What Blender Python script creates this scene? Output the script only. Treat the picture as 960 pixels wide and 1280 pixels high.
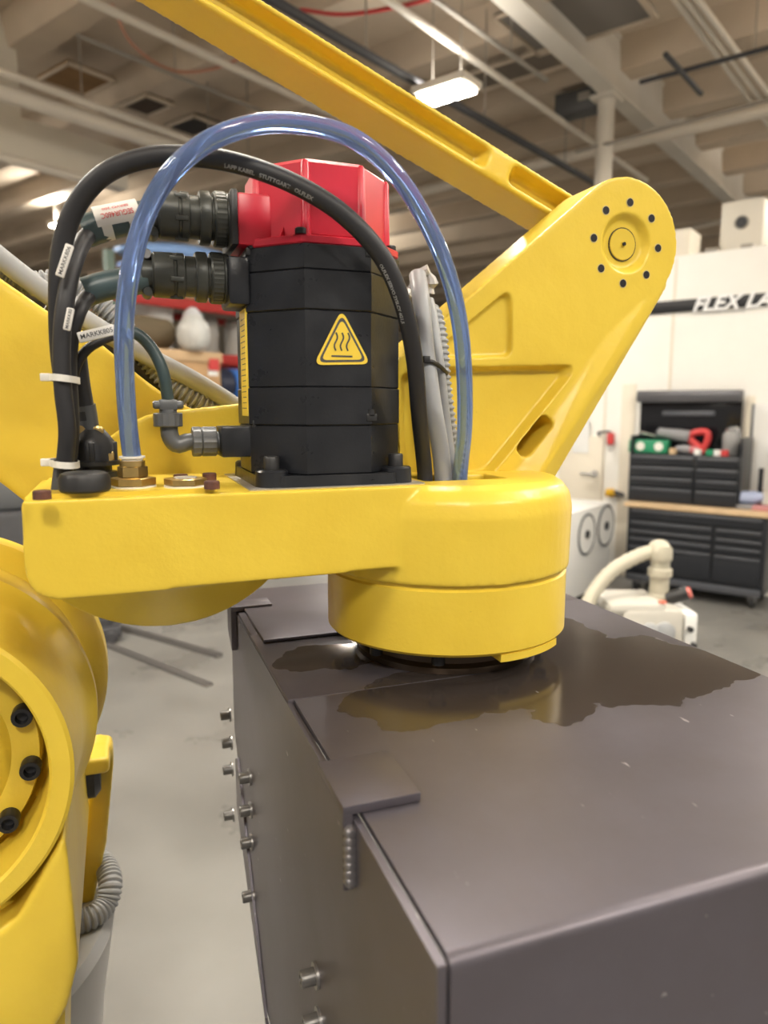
import bpy, bmesh, math, random
from mathutils import Vector, Matrix
random.seed(7)
for o in list(bpy.data.objects): bpy.data.objects.remove(o)
SC = bpy.context.scene
COL = SC.collection

# ------------------------------------------------------------------ camera
F = 905.0; PSI = math.radians(20); TH = math.atan(132/905); HC = 1.8
FW = Vector((math.sin(PSI)*math.cos(TH), math.cos(PSI)*math.cos(TH), -math.sin(TH)))
RT = Vector((math.cos(PSI), -math.sin(PSI), 0)); UP = RT.cross(FW)
CAM = Vector((0, 0, HC))
cd = bpy.data.cameras.new('camera'); cam = bpy.data.objects.new('camera', cd); COL.objects.link(cam)
cam.matrix_world = Matrix(((RT.x, UP.x, -FW.x, CAM.x), (RT.y, UP.y, -FW.y, CAM.y), (RT.z, UP.z, -FW.z, CAM.z), (0, 0, 0, 1)))
cd.sensor_fit = 'HORIZONTAL'; cd.sensor_width = 36; cd.lens = F/960*36
cd.clip_start = 0.02; cd.clip_end = 200
cd.dof.use_dof = True; cd.dof.focus_distance = 0.86; cd.dof.aperture_fstop = 5.6
SC.camera = cam

# ------------------------------------------------------------------ world, exposure
w = bpy.data.worlds.new('world'); SC.world = w; w.use_nodes = True
bg = w.node_tree.nodes['Background']; bg.inputs[0].default_value = (1.0, 0.93, 0.84, 1); bg.inputs[1].default_value = 0.42
vs = SC.view_settings
vs.view_transform = 'Standard'; vs.look = 'None'; vs.gamma = 1; vs.use_curve_mapping = False
vs.exposure = 0.10
LAMP_W = 62.0; UPL = 1.4

# building axes: a runs towards the right-hand wall, b along that wall to the left
HA = math.radians(58); BA = Vector((math.sin(HA), math.cos(HA), 0)); BB = Vector((-math.cos(HA), math.sin(HA), 0))
MBLD = Matrix(((BA.x, BB.x, 0, 0), (BA.y, BB.y, 0, 0), (0, 0, 1, 0), (0, 0, 0, 1)))

def ray(x, y): return FW + RT*((x-480)/F) - UP*((y-640)/F)
def P(x, y, Y):                       # point of the plane Y = const seen at a picture position
    d = ray(x, y); return CAM + d*(Y/d.y)
def PZ(x, y, z):
    d = ray(x, y); return CAM + d*((z-HC)/d.z)
def PX(x, y, X):
    d = ray(x, y); return CAM + d*(X/d.x)
def PA(x, y, a):                      # plane a = const, answer in building coordinates
    d = ray(x, y); p = CAM + d*(a/d.dot(BA)); return Vector((p.dot(BA), p.dot(BB), p.z))
def PB(x, y, b):
    d = ray(x, y); p = CAM + d*(b/d.dot(BB)); return Vector((p.dot(BA), p.dot(BB), p.z))
def PZb(x, y, z):
    p = PZ(x, y, z); return Vector((p.dot(BA), p.dot(BB), p.z))

# ------------------------------------------------------------------ materials
MATS = {}
def mat(name, col, rough=0.5, metal=0.0, bump=0.0, bscale=60, var=0.0, vscale=8, col2=None, spec=0.5, trans=0.0, emit=None, estr=0, ior=1.45, alpha=1, coat=0, rvar=0):
    m = bpy.data.materials.new(name); m.use_nodes = True; nt = m.node_tree; N = nt.nodes; L = nt.links
    b = N['Principled BSDF']
    b.inputs['Base Color'].default_value = (*col, 1); b.inputs['Roughness'].default_value = rough
    b.inputs['Metallic'].default_value = metal; b.inputs['Specular IOR Level'].default_value = spec
    b.inputs['Transmission Weight'].default_value = trans; b.inputs['IOR'].default_value = ior
    b.inputs['Coat Weight'].default_value = coat; b.inputs['Alpha'].default_value = alpha
    if emit: b.inputs['Emission Color'].default_value = (*emit, 1); b.inputs['Emission Strength'].default_value = estr
    if var or col2 or bump or rvar:
        tc = N.new('ShaderNodeTexCoord')
    if var or col2:
        n = N.new('ShaderNodeTexNoise'); n.inputs['Scale'].default_value = vscale; n.inputs['Detail'].default_value = 6
        L.new(tc.outputs['Object'], n.inputs['Vector'])
        r = N.new('ShaderNodeValToRGB'); r.color_ramp.elements[0].position = 0.35; r.color_ramp.elements[1].position = 0.7
        c2 = col2 or tuple(c*(1-var) for c in col)
        r.color_ramp.elements[0].color = (*c2, 1); r.color_ramp.elements[1].color = (*col, 1)
        L.new(n.outputs['Fac'], r.inputs['Fac']); L.new(r.outputs['Color'], b.inputs['Base Color'])
    if rvar:
        n = N.new('ShaderNodeTexNoise'); n.inputs['Scale'].default_value = vscale*2; n.inputs['Detail'].default_value = 5
        L.new(tc.outputs['Object'], n.inputs['Vector'])
        mr = N.new('ShaderNodeMapRange'); mr.inputs['From Min'].default_value = .3; mr.inputs['From Max'].default_value = .7
        mr.inputs['To Min'].default_value = max(rough-rvar, .03); mr.inputs['To Max'].default_value = min(rough+rvar, 1)
        L.new(n.outputs['Fac'], mr.inputs['Value']); L.new(mr.outputs['Result'], b.inputs['Roughness'])
    if bump:
        n = N.new('ShaderNodeTexNoise'); n.inputs['Scale'].default_value = bscale; n.inputs['Detail'].default_value = 4
        L.new(tc.outputs['Object'], n.inputs['Vector'])
        bp = N.new('ShaderNodeBump'); bp.inputs['Strength'].default_value = bump; bp.inputs['Distance'].default_value = 0.002
        L.new(n.outputs['Fac'], bp.inputs['Height']); L.new(bp.outputs['Normal'], b.inputs['Normal'])
    MATS[name] = m; return m

def yellow_mat():
    m = mat('yellow_paint', (0.76, 0.53, 0.045), 0.34, bump=0.0, spec=0.5)
    nt = m.node_tree; N = nt.nodes; L = nt.links; b = N['Principled BSDF']
    tc = N.new('ShaderNodeTexCoord'); 
    n1 = N.new('ShaderNodeTexNoise'); n1.inputs['Scale'].default_value = 9; n1.inputs['Detail'].default_value = 5
    L.new(tc.outputs['Object'], n1.inputs['Vector'])
    r1 = N.new('ShaderNodeValToRGB'); r1.color_ramp.elements[0].position = .3; r1.color_ramp.elements[1].position = .75
    r1.color_ramp.elements[0].color = (0.685, 0.487, 0.045, 1); r1.color_ramp.elements[1].color = (0.75, 0.555, 0.06, 1)
    L.new(n1.outputs['Fac'], r1.inputs['Fac'])
    # sparse chips and pits in the paint
    n2 = N.new('ShaderNodeTexNoise'); n2.inputs['Scale'].default_value = 170; n2.inputs['Detail'].default_value = 3
    L.new(tc.outputs['Object'], n2.inputs['Vector'])
    r2 = N.new('ShaderNodeValToRGB'); r2.color_ramp.elements[0].position = .79; r2.color_ramp.elements[1].position = .81
    L.new(n2.outputs['Fac'], r2.inputs['Fac'])
    mx = N.new('ShaderNodeMix'); mx.data_type = 'RGBA'
    L.new(r2.outputs['Color'], mx.inputs['Factor']); L.new(r1.outputs['Color'], mx.inputs['A'])
    mx.inputs['B'].default_value = (0.33, 0.20, 0.03, 1)
    L.new(mx.outputs['Result'], b.inputs['Base Color'])
    n3 = N.new('ShaderNodeTexNoise'); n3.inputs['Scale'].default_value = 38; n3.inputs['Detail'].default_value = 5
    L.new(tc.outputs['Object'], n3.inputs['Vector'])
    n4 = N.new('ShaderNodeTexNoise'); n4.inputs['Scale'].default_value = 260; n4.inputs['Detail'].default_value = 2
    L.new(tc.outputs['Object'], n4.inputs['Vector'])
    ad = N.new('ShaderNodeMath'); ad.operation = 'MULTIPLY_ADD'; ad.inputs[1].default_value = 0.16
    L.new(n4.outputs['Fac'], ad.inputs[0]); L.new(n3.outputs['Fac'], ad.inputs[2])
    bp = N.new('ShaderNodeBump'); bp.inputs['Strength'].default_value = .5; bp.inputs['Distance'].default_value = 0.0016
    L.new(ad.outputs[0], bp.inputs['Height']); L.new(bp.outputs['Normal'], b.inputs['Normal'])
    return m
YEL = yellow_mat()

def steel_mat():
    m = mat('dark_steel', (0.10, 0.09, 0.095), 0.42, 0.55)
    nt = m.node_tree; N = nt.nodes; L = nt.links; b = N['Principled BSDF']
    g = N.new('ShaderNodeNewGeometry')
    n = N.new('ShaderNodeTexNoise'); n.inputs['Scale'].default_value = 5; n.inputs['Detail'].default_value = 6; n.inputs['Roughness'].default_value = .6
    L.new(g.outputs['Position'], n.inputs['Vector'])
    r = N.new('ShaderNodeValToRGB'); r.color_ramp.elements[0].position = .3; r.color_ramp.elements[1].position = .75
    r.color_ramp.elements[0].color = (0.090, 0.079, 0.087, 1); r.color_ramp.elements[1].color = (0.124, 0.115, 0.138, 1)
    L.new(n.outputs['Fac'], r.inputs['Fac'])
    # oil film left on the lid: outline in plan, ragged edge
    sx = N.new('ShaderNodeSeparateXYZ')
    nd = N.new('ShaderNodeTexNoise'); nd.inputs['Scale'].default_value = 11; nd.inputs['Detail'].default_value = 3
    L.new(g.outputs['Position'], nd.inputs['Vector'])
    sub = N.new('ShaderNodeVectorMath'); sub.operation = 'SUBTRACT'; sub.inputs[1].default_value = (.5, .5, .5)
    L.new(nd.outputs['Color'], sub.inputs[0])
    sc = N.new('ShaderNodeVectorMath'); sc.operation = 'SCALE'; sc.inputs['Scale'].default_value = .13
    L.new(sub.outputs[0], sc.inputs[0])
    av = N.new('ShaderNodeVectorMath'); av.operation = 'ADD'
    L.new(g.outputs['Position'], av.inputs[0]); L.new(sc.outputs[0], av.inputs[1])
    L.new(av.outputs[0], sx.inputs[0])
    def ell(cx, cy, rx, ry):
        a = N.new('ShaderNodeMath'); a.operation = 'SUBTRACT'; a.inputs[1].default_value = cx; L.new(sx.outputs['X'], a.inputs[0])
        a2 = N.new('ShaderNodeMath'); a2.operation = 'DIVIDE'; a2.inputs[1].default_value = rx; L.new(a.outputs[0], a2.inputs[0])
        c = N.new('ShaderNodeMath'); c.operation = 'SUBTRACT'; c.inputs[1].default_value = cy; L.new(sx.outputs['Y'], c.inputs[0])
        c2 = N.new('ShaderNodeMath'); c2.operation = 'DIVIDE'; c2.inputs[1].default_value = ry; L.new(c.outputs[0], c2.inputs[0])
        p = N.new('ShaderNodeMath'); p.operation = 'MULTIPLY'; L.new(a2.outputs[0], p.inputs[0]); L.new(a2.outputs[0], p.inputs[1])
        q = N.new('ShaderNodeMath'); q.operation = 'MULTIPLY_ADD'; L.new(c2.outputs[0], q.inputs[0]); L.new(c2.outputs[0], q.inputs[1]); L.new(p.outputs[0], q.inputs[2])
        return q.outputs[0]
    cur = None
    for e in OIL:
        v = ell(*e)
        if cur is None: cur = v
        else:
            mn = N.new('ShaderNodeMath'); mn.operation = 'MINIMUM'; L.new(cur, mn.inputs[0]); L.new(v, mn.inputs[1]); cur = mn.outputs[0]
    mr = N.new('ShaderNodeMapRange'); mr.inputs['From Min'].default_value = .94; mr.inputs['From Max'].default_value = 1.06
    mr.inputs['To Min'].default_value = 1; mr.inputs['To Max'].default_value = 0
    L.new(cur, mr.inputs['Value'])
    sz = N.new('ShaderNodeSeparateXYZ'); L.new(g.outputs['Normal'], sz.inputs[0])
    up = N.new('ShaderNodeMath'); up.operation = 'GREATER_THAN'; up.inputs[1].default_value = .8; L.new(sz.outputs['Z'], up.inputs[0])
    wet = N.new('ShaderNodeMath'); wet.operation = 'MULTIPLY'; L.new(mr.outputs[0], wet.inputs[0]); L.new(up.outputs[0], wet.inputs[1])
    mx = N.new('ShaderNodeMix'); mx.data_type = 'RGBA'; L.new(wet.outputs[0], mx.inputs['Factor']); L.new(r.outputs['Color'], mx.inputs['A'])
    mx.inputs['B'].default_value = (0.072, 0.058, 0.052, 1)
    # light scratches
    v = N.new('ShaderNodeTexNoise'); v.inputs['Scale'].default_value = 140; v.inputs['Detail'].default_value = 2
    mp = N.new('ShaderNodeMapping'); mp.inputs['Rotation'].default_value = (0, 0, .5); mp.inputs['Scale'].default_value = (1, .25, 1)
    L.new(g.outputs['Position'], mp.inputs[0]); L.new(mp.outputs[0], v.inputs['Vector'])
    vr = N.new('ShaderNodeValToRGB'); vr.color_ramp.elements[0].position = .75; vr.color_ramp.elements[1].position = .80
    L.new(v.outputs['Fac'], vr.inputs['Fac'])
    mx2 = N.new('ShaderNodeMix'); mx2.data_type = 'RGBA'; L.new(vr.outputs['Color'], mx2.inputs['Factor']); L.new(mx.outputs['Result'], mx2.inputs['A'])
    mx2.inputs['B'].default_value = (0.34, 0.32, 0.33, 1)
    L.new(mx2.outputs['Result'], b.inputs['Base Color'])
    ro = N.new('ShaderNodeMapRange'); ro.inputs['To Min'].default_value = .40; ro.inputs['To Max'].default_value = .16
    L.new(wet.outputs[0], ro.inputs['Value']); L.new(ro.outputs[0], b.inputs['Roughness'])
    return m
OIL = [(.30, .69, .10, .075), (.42, .70, .09, .115), (.53, .71, .10, .115), (.62, .68, .085, .10), (.45, .86, .17, .12), (.24, .84, .06, .045)]
STEEL = steel_mat()

BLK = mat('black_paint', (0.016, 0.0175, 0.022), 0.34, var=.3, vscale=20, bump=.08, bscale=300, rvar=.08)
BLKP = mat('black_plastic', (0.022, 0.022, 0.023), 0.42, rvar=.08)
RUB = mat('black_rubber', (0.022, 0.022, 0.025), 0.5, bump=.05, bscale=200)
RED = mat('red_plastic', (0.60, 0.020, 0.045), 0.33, var=.15, vscale=15)
OLIVE = mat('olive_connector', (0.065, 0.068, 0.06), 0.38, 0.25, var=.25, vscale=30)
GREYP = mat('grey_connector', (0.12, 0.125, 0.13), 0.42, 0.2)
SHRINK = mat('green_shrink', (0.055, 0.085, 0.09), 0.38)
SHRINKG = mat('grey_shrink', (0.075, 0.078, 0.082), 0.33)
WHITE = mat('white_nylon', (0.78, 0.76, 0.70), 0.4)
TAGM = mat('tag_white', (0.72, 0.70, 0.66), 0.45)
INK = mat('ink_dark', (0.07, 0.07, 0.07), 0.6)
INKR = mat('ink_red', (0.62, 0.10, 0.10), 0.6)
PRINT = mat('cable_print', (0.30, 0.30, 0.30), 0.6)
BRASS = mat('brass', (0.62, 0.44, 0.17), 0.3, 0.9, var=.25, vscale=60)
RUST = mat('rusty_steel', (0.16, 0.062, 0.035), 0.75, bump=.4, bscale=300, col2=(0.08, 0.035, 0.03), vscale=90)
GALV = mat('machined_steel', (0.42, 0.40, 0.38), 0.4, 0.6)
BOLT = mat('zinc_bolt', (0.30, 0.29, 0.28), 0.35, 0.8)
BOLTB = mat('black_oxide_bolt', (0.03, 0.03, 0.033), 0.35, 0.5)
COND = mat('grey_conduit', (0.33, 0.34, 0.35), 0.42, rvar=.08)
WARN = mat('label_yellow', (0.83, 0.60, 0.06), 0.42)
TUBE = mat('clear_blue_hose', (0.50, 0.65, 0.97), 0.08, trans=0.86, ior=1.36)
LINER = mat('hose_wall', (0.30, 0.42, 0.74), 0.10, trans=0.55, ior=1.25)
WALLM = mat('white_wall', (0.86, 0.84, 0.79), 0.65, var=.05, vscale=2)
WALLC = mat('cream_wall', (0.74, 0.68, 0.57), 0.65, var=.05, vscale=2)
CEIL = mat('ceiling_paint', (0.58, 0.48, 0.365), 0.75, var=.14, vscale=1.5)
BEAMM = mat('beam_paint', (0.66, 0.61, 0.53), 0.6, var=.08, vscale=2)
PIPEM = mat('pipe_paint', (0.68, 0.62, 0.53), 0.5)
PIPED = mat('pipe_dark', (0.05, 0.05, 0.055), 0.5)
PIPEG = mat('pipe_grey', (0.30, 0.27, 0.23), 0.5)
BROWN = mat('brown_panel', (0.27, 0.15, 0.055), 0.7, var=.3, vscale=2)
DARKV = mat('dark_panel', (0.035, 0.030, 0.028), 0.8)
FLOORM = mat('concrete', (0.215, 0.21, 0.197), 0.36, col2=(0.145, 0.14, 0.13), vscale=1.1, bump=.05, bscale=20, rvar=.14)
CAB = mat('cabinet_black', (0.014, 0.016, 0.021), 0.38)
CABH = mat('cabinet_handle', (0.10, 0.105, 0.12), 0.35, .5)
WOOD = mat('maple_top', (0.62, 0.45, 0.27), 0.45, var=.15, vscale=12)
MACH = mat('machine_white', (0.76, 0.76, 0.74), 0.4)
BEIGE = mat('beige_plastic', (0.50, 0.48, 0.43), 0.45)
CREAMT = mat('cream_hose', (0.46, 0.43, 0.34), 0.45)
GREEN = mat('green_case', (0.02, 0.25, 0.12), 0.45)
REDT = mat('red_tool', (0.55, 0.05, 0.05), 0.4)
GREYT = mat('grey_tool', (0.22, 0.22, 0.23), 0.4)
GLASSY = mat('smoked_jar', (0.25, 0.25, 0.25), 0.15)
CARD = mat('cardboard', (0.48, 0.30, 0.15), 0.8, var=.1, vscale=5)
RACKR = mat('rack_red', (0.42, 0.025, 0.02), 0.5)
RACKG = mat('rack_green', (0.14, 0.20, 0.17), 0.5)
BLUE = mat('blue_plastic', (0.05, 0.16, 0.50), 0.35)
BLUEL = mat('pale_blue_plastic', (0.25, 0.42, 0.78), 0.35)
DGREY = mat('dark_machinery', (0.06, 0.06, 0.065), 0.5, var=.3, vscale=4)
BASEG = mat('grey_casting_paint', (0.33, 0.33, 0.33), 0.35, bump=.1, bscale=60)
LAMPE = mat('lamp_glow', (1, 1, 1), .5, emit=(1.0, 0.93, 0.80), estr=60)
CHROME = mat('chrome', (0.6, 0.6, 0.6), 0.2, 1)
FOIL = mat('clear_wrap', (0.55, 0.54, 0.52), 0.25)

# ------------------------------------------------------------------ object helpers
WM = {}
def finish(o, parent, M):
    COL.objects.link(o)
    if parent is not None:
        o.parent = parent; o.matrix_basis = WM[parent.name].inverted() @ M
    else: o.matrix_basis = M
    WM[o.name] = M.copy()
    return o
def tag(o, label=None, cat=None, group=None, kind=None):
    if label: o['label'] = label
    if cat: o['category'] = cat
    if group: o['group'] = group
    if kind: o['kind'] = kind
    return o
def empty(name, loc, label, cat, group=None):
    o = bpy.data.objects.new(name, None); o.empty_display_size = .05
    finish(o, None, Matrix.Translation(Vector(loc))); return tag(o, label, cat, group)
def smooth(me, ang=35):
    for p in me.polygons: p.use_smooth = True
    if ang < 179: me.set_sharp_from_angle(angle=math.radians(ang))
def mesh(name, bm, m, ang=35, M=None):
    if M is not None: bmesh.ops.transform(bm, matrix=M, verts=bm.verts)
    bmesh.ops.recalc_face_normals(bm, faces=bm.faces)
    me = bpy.data.meshes.new(name); bm.to_mesh(me); bm.free()
    for mm in (m if isinstance(m, (list, tuple)) else [m]): me.materials.append(mm)
    smooth(me, ang); return me
def obj(name, bm, m, parent=None, ang=35, bld=False, at=None):
    """link a bmesh (world coordinates) as one object, origin at the bottom of its bounds"""
    if bld: bmesh.ops.transform(bm, matrix=MBLD, verts=bm.verts)
    me = mesh(name, bm, m, ang)
    return link(name, me, parent)
def link(name, me, parent=None):
    vs_ = [v.co for v in me.vertices]
    lo = Vector((min(v[i] for v in vs_) for i in range(3))); hi = Vector((max(v[i] for v in vs_) for i in range(3)))
    c = Vector(((lo.x+hi.x)/2, (lo.y+hi.y)/2, lo.z))
    me.transform(Matrix.Translation(-c))
    return finish(bpy.data.objects.new(name, me), parent, Matrix.Translation(c))
def inst(name, me, M, parent=None):
    return finish(bpy.data.objects.new(name, me), parent, M)

def nb(): return bmesh.new()
def box(bm, lo, hi, bev=0.0, seg=2):
    lo = Vector(lo); hi = Vector(hi)
    lo, hi = Vector((min(lo[i], hi[i]) for i in range(3))), Vector((max(lo[i], hi[i]) for i in range(3)))
    r = bmesh.ops.create_cube(bm, size=1); vs_ = r['verts']
    s = hi-lo; c = (hi+lo)/2
    for v in vs_: v.co = Vector((v.co.x*s.x+c.x, v.co.y*s.y+c.y, v.co.z*s.z+c.z))
    if bev:
        es = list({e for v in vs_ for e in v.link_edges})
        bmesh.ops.bevel(bm, geom=es, offset=min(bev, min(s)*.49), segments=seg, affect='EDGES', profile=.5)
    return bm
def bx(lo, hi, bev=0.0, seg=2): return box(nb(), lo, hi, bev, seg)
def frame(d):
    d = Vector(d).normalized(); a = Vector((0, 0, 1)) if abs(d.z) < .9 else Vector((1, 0, 0))
    x = a.cross(d).normalized(); y = d.cross(x); return x, y, d
def lathe(bm, p, d, prof, n=24, rot=0.0, flat=None):
    """prof: list of (distance along d, radius)"""
    x, y, d = frame(d); p = Vector(p); rings = []
    for t, r in prof:
        if r <= 1e-6: rings.append([bm.verts.new(p+d*t)])
        else: rings.append([bm.verts.new(p+d*t+(x*math.cos(rot+2*math.pi*k/n)+y*math.sin(rot+2*math.pi*k/n))*r) for k in range(n)])
    for a, b in zip(rings, rings[1:]):
        for k in range(n):
            j = (k+1) % n
            if len(a) == 1 and len(b) == 1: continue
            if len(a) == 1: bm.faces.new((a[0], b[k], b[j]))
            elif len(b) == 1: bm.faces.new((a[k], b[0], a[j]))
            else: bm.faces.new((a[k], b[k], b[j], a[j]))
    if len(rings[0]) > 1: bm.faces.new(rings[0][::-1])
    if len(rings[-1]) > 1: bm.faces.new(rings[-1])
    return bm
def cyl(bm, p0, p1, r, r1=None, n=24, bev=0.0, rot=0.0):
    p0 = Vector(p0); p1 = Vector(p1); L = (p1-p0).length; r1 = r if r1 is None else r1
    prof = [(0, r), (L, r1)] if not bev else [(0, r-bev), (bev, r), (L-bev, r1), (L, r1-bev)]
    return lathe(bm, p0, p1-p0, prof, n, rot)
def knurl(bm, p, d, prof, n=40, amp=.0008):
    """lathe whose radius alternates, for knurled rings"""
    x, y, d = frame(d); p = Vector(p); rings = []
    for t, r in prof:
        rings.append([bm.verts.new(p+d*t+(x*math.cos(2*math.pi*k/n)+y*math.sin(2*math.pi*k/n))*(r-(amp if k % 2 else 0))) for k in range(n)])
    for a, b in zip(rings, rings[1:]):
        for k in range(n): bm.faces.new((a[k], b[k], b[(k+1) % n], a[(k+1) % n]))
    bm.faces.new(rings[0][::-1]); bm.faces.new(rings[-1]); return bm
def prism(bm, poly, ax, v0, v1, poly2=None):
    """poly of 2d points; ax the extrusion axis; other two axes in order (X,Z) for Y, (X,Y) for Z, (Y,Z) for X"""
    def mk(q, v):
        return Vector((q[0], v, q[1])) if ax == 'Y' else Vector((q[0], q[1], v)) if ax == 'Z' else Vector((v, q[0], q[1]))
    A = [bm.verts.new(mk(q, v0)) for q in poly]; B = [bm.verts.new(mk(q, v1)) for q in (poly2 or poly)]
    n = len(A)
    bm.faces.new(A); bm.faces.new(B[::-1])
    for k in range(n): bm.faces.new((A[k], B[k], B[(k+1) % n], A[(k+1) % n]))
    return bm
def rpoly(pts, rad, seg=5):
    """polygon with rounded corners; rad a number or a list"""
    out = []; n = len(pts)
    for i in range(n):
        p = Vector(pts[i]); a = Vector(pts[i-1]); b = Vector(pts[(i+1) % n]); r = rad if not isinstance(rad, (list, tuple)) else rad[i]
        u = (a-p); v = (b-p)
        if r <= 0: out.append(p); continue
        ang = u.angle(v); t = min(r/math.tan(ang/2), u.length*.49, v.length*.49)
        s, e = p+u.normalized()*t, p+v.normalized()*t
        for k in range(seg+1):
            f = k/seg; out.append(s*(1-f)**2+p*2*f*(1-f)+e*f*f)
    return out
def grow(poly, f):
    c = sum((Vector(p) for p in poly), Vector((0, 0)))/len(poly); return [c+(Vector(p)-c)*f for p in poly]
def spline(pts, step=.006):
    """Catmull-Rom through 3d points, resampled evenly"""
    pts = [Vector(p) for p in pts]; Q = [pts[0]*2-pts[1]]+pts+[pts[-1]*2-pts[-2]]; o = []
    for i in range(1, len(Q)-2):
        p0, p1, p2, p3 = Q[i-1:i+3]
        for k in range(24):
            t = k/24; o.append(.5*((2*p1)+(p2-p0)*t+(2*p0-5*p1+4*p2-p3)*t*t+(3*p1-p0-3*p2+p3)*t**3))
    o.append(pts[-1]); L = [0]
    for a, b in zip(o, o[1:]): L.append(L[-1]+(b-a).length)
    n = max(2, int(L[-1]/step)); r = []; j = 0
    for k in range(n+1):
        s = L[-1]*k/n
        while j < len(L)-2 and L[j+1] < s: j += 1
        f = (s-L[j])/max(L[j+1]-L[j], 1e-9); r.append(o[j].lerp(o[j+1], f))
    return r
def frames(path):
    T = []; n = len(path)
    for i in range(n): T.append((path[min(i+1, n-1)]-path[max(i-1, 0)]).normalized())
    x, y, _ = frame(T[0]); fr = [(x, T[0].cross(x))]
    for i in range(1, n):
        x = fr[-1][0]; x = (x-T[i]*x.dot(T[i])).normalized(); fr.append((x, T[i].cross(x)))
    return fr, T
def tube(bm, path, r, n=14, cap=True):
    """r a number or a function of (index, length so far)"""
    fr, T = frames(path); rings = []; s = 0
    for i, p in enumerate(path):
        if i: s += (p-path[i-1]).length
        rr = r(i, s) if callable(r) else r
        rings.append([bm.verts.new(p+(fr[i][0]*math.cos(2*math.pi*k/n)+fr[i][1]*math.sin(2*math.pi*k/n))*rr) for k in range(n)])
    for a, b in zip(rings, rings[1:]):
        for k in range(n): bm.faces.new((a[k], b[k], b[(k+1) % n], a[(k+1) % n]))
    if cap: bm.faces.new(rings[0][::-1]); bm.faces.new(rings[-1])
    return bm
def rod(bm, a, b, r, n=12): return cyl(bm, a, b, r, n=n)
def text_mesh(s, size, depth=.0004, shear=0.0, bold=0.0, spacing=1.0):
    cu = bpy.data.curves.new('lettering', 'FONT'); cu.body = s; cu.size = size; cu.extrude = depth; cu.shear = shear
    cu.offset = bold; cu.space_character = spacing; cu.align_x = 'CENTER'; cu.align_y = 'CENTER'; cu.resolution_u = 3
    o = bpy.data.objects.new('lettering', cu); COL.objects.link(o)
    me = bpy.data.meshes.new_from_object(o.evaluated_get(bpy.context.evaluated_depsgraph_get()))
    bpy.data.objects.remove(o); return me
def basis(origin, x, y):
    x = Vector(x).normalized(); y = Vector(y); y = (y-x*y.dot(x)).normalized(); z = x.cross(y); o = Vector(origin)
    return Matrix(((x.x, y.x, z.x, o.x), (x.y, y.y, z.y, o.y), (x.z, y.z, z.z, o.z), (0, 0, 0, 1)))
def cast(name, bm, cutters, m, parent, voxel=.0028, smooth_it=4):
    """union of solids, minus cutters, fused like a casting with soft edges"""
    bmesh.ops.recalc_face_normals(bm, faces=bm.faces)
    me = bpy.data.meshes.new(name); bm.to_mesh(me); bm.free()
    o = bpy.data.objects.new('t', me); COL.objects.link(o); tmp = [o]
    r = o.modifiers.new('r0', 'REMESH'); r.mode = 'VOXEL'; r.voxel_size = voxel
    if cutters:
        for c in cutters:
            bmesh.ops.recalc_face_normals(c, faces=c.faces)
            cm = bpy.data.meshes.new('c'); c.to_mesh(cm); c.free(); co = bpy.data.objects.new('c', cm); COL.objects.link(co); tmp.append(co)
            b = o.modifiers.new('b', 'BOOLEAN'); b.operation = 'DIFFERENCE'; b.object = co; b.solver = 'EXACT'
        r = o.modifiers.new('r', 'REMESH'); r.mode = 'VOXEL'; r.voxel_size = voxel
    s = o.modifiers.new('s', 'SMOOTH'); s.factor = .5; s.iterations = smooth_it
    res = bpy.data.meshes.new_from_object(o.evaluated_get(bpy.context.evaluated_depsgraph_get()))
    for q in tmp: bpy.data.objects.remove(q)
    res.materials.clear(); res.materials.append(m); res.name = name; smooth(res, 180)
    return link(name, res, parent)

# ================================================================== THE HALL
AW = PZb(945, 764, 0).x                       # front of the workbench, in building coordinates
AWALL = AW + 0.62
floor = obj('floor', bx((-9, -9, -.1), (34, 34, 0)), FLOORM, bld=True); tag(floor, 'grey polished concrete workshop floor', 'floor', kind='structure')
ZC = 6.0
ceil_ = obj('ceiling', bx((-14, -12, ZC), (36, 36, ZC+.12)), CEIL, bld=True); tag(ceil_, 'beige painted concrete deck ceiling', 'ceiling', kind='structure')
# ribs of the deck, each its own piece
ribme = mesh('deck_rib', prism(nb(), [(-.16, -.34), (.16, -.34), (.24, 0), (-.24, 0)], 'Y', -24, 24), CEIL)
for k in range(-7, 16):
    M = MBLD @ Matrix.Translation((k*1.55-.3, 12, ZC))
    inst('deck_rib', ribme, M, ceil_)
# partition wall on the right with cream lower panel
WTOP = PA(905, 313, AWALL).z; WL = PA(640, 500, AWALL).y; WRb = PA(960, 500, AWALL).y - 4
wall = obj('wall_right', bx((AWALL, WRb, 0), (AWALL+.15, WL, WTOP)), WALLM, bld=True); tag(wall, 'white partition wall behind the black tool cabinet', 'wall', kind='structure')
for x in (836, 757):
    b = PA(x, 500, AWALL).y
    obj('panel_seam', bx((AWALL-.006, b-.012, 0), (AWALL+.01, b+.012, WTOP-.02)), WALLC, wall, bld=True)
bl = PA(757, 560, AWALL).y
obj('cream_panel', bx((AWALL-.012, PA(775, 560, AWALL).y, 0), (AWALL+.01, PA(792, 560, AWALL).y, PA(783, 480, AWALL).z), .003), WALLC, wall, bld=True)
b0, b1 = PA(700, 580, AWALL).y, PA(757, 580, AWALL).y
dr = obj('door_1', bx((AWALL-.03, b0, 0), (AWALL+.01, b1+.02, PA(730, 545, AWALL).z), .006), WALLC, bld=True); tag(dr, 'cream door with a lever handle behind the yellow robot bracket', 'door', kind='structure')
hb = PA(745, 592, AWALL)
bm = nb(); lathe(bm, (AWALL-.03, hb.y, hb.z), (-1, 0, 0), [(0, .035), (.012, .035), (.014, .02), (.06, .016)], 16)
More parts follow.
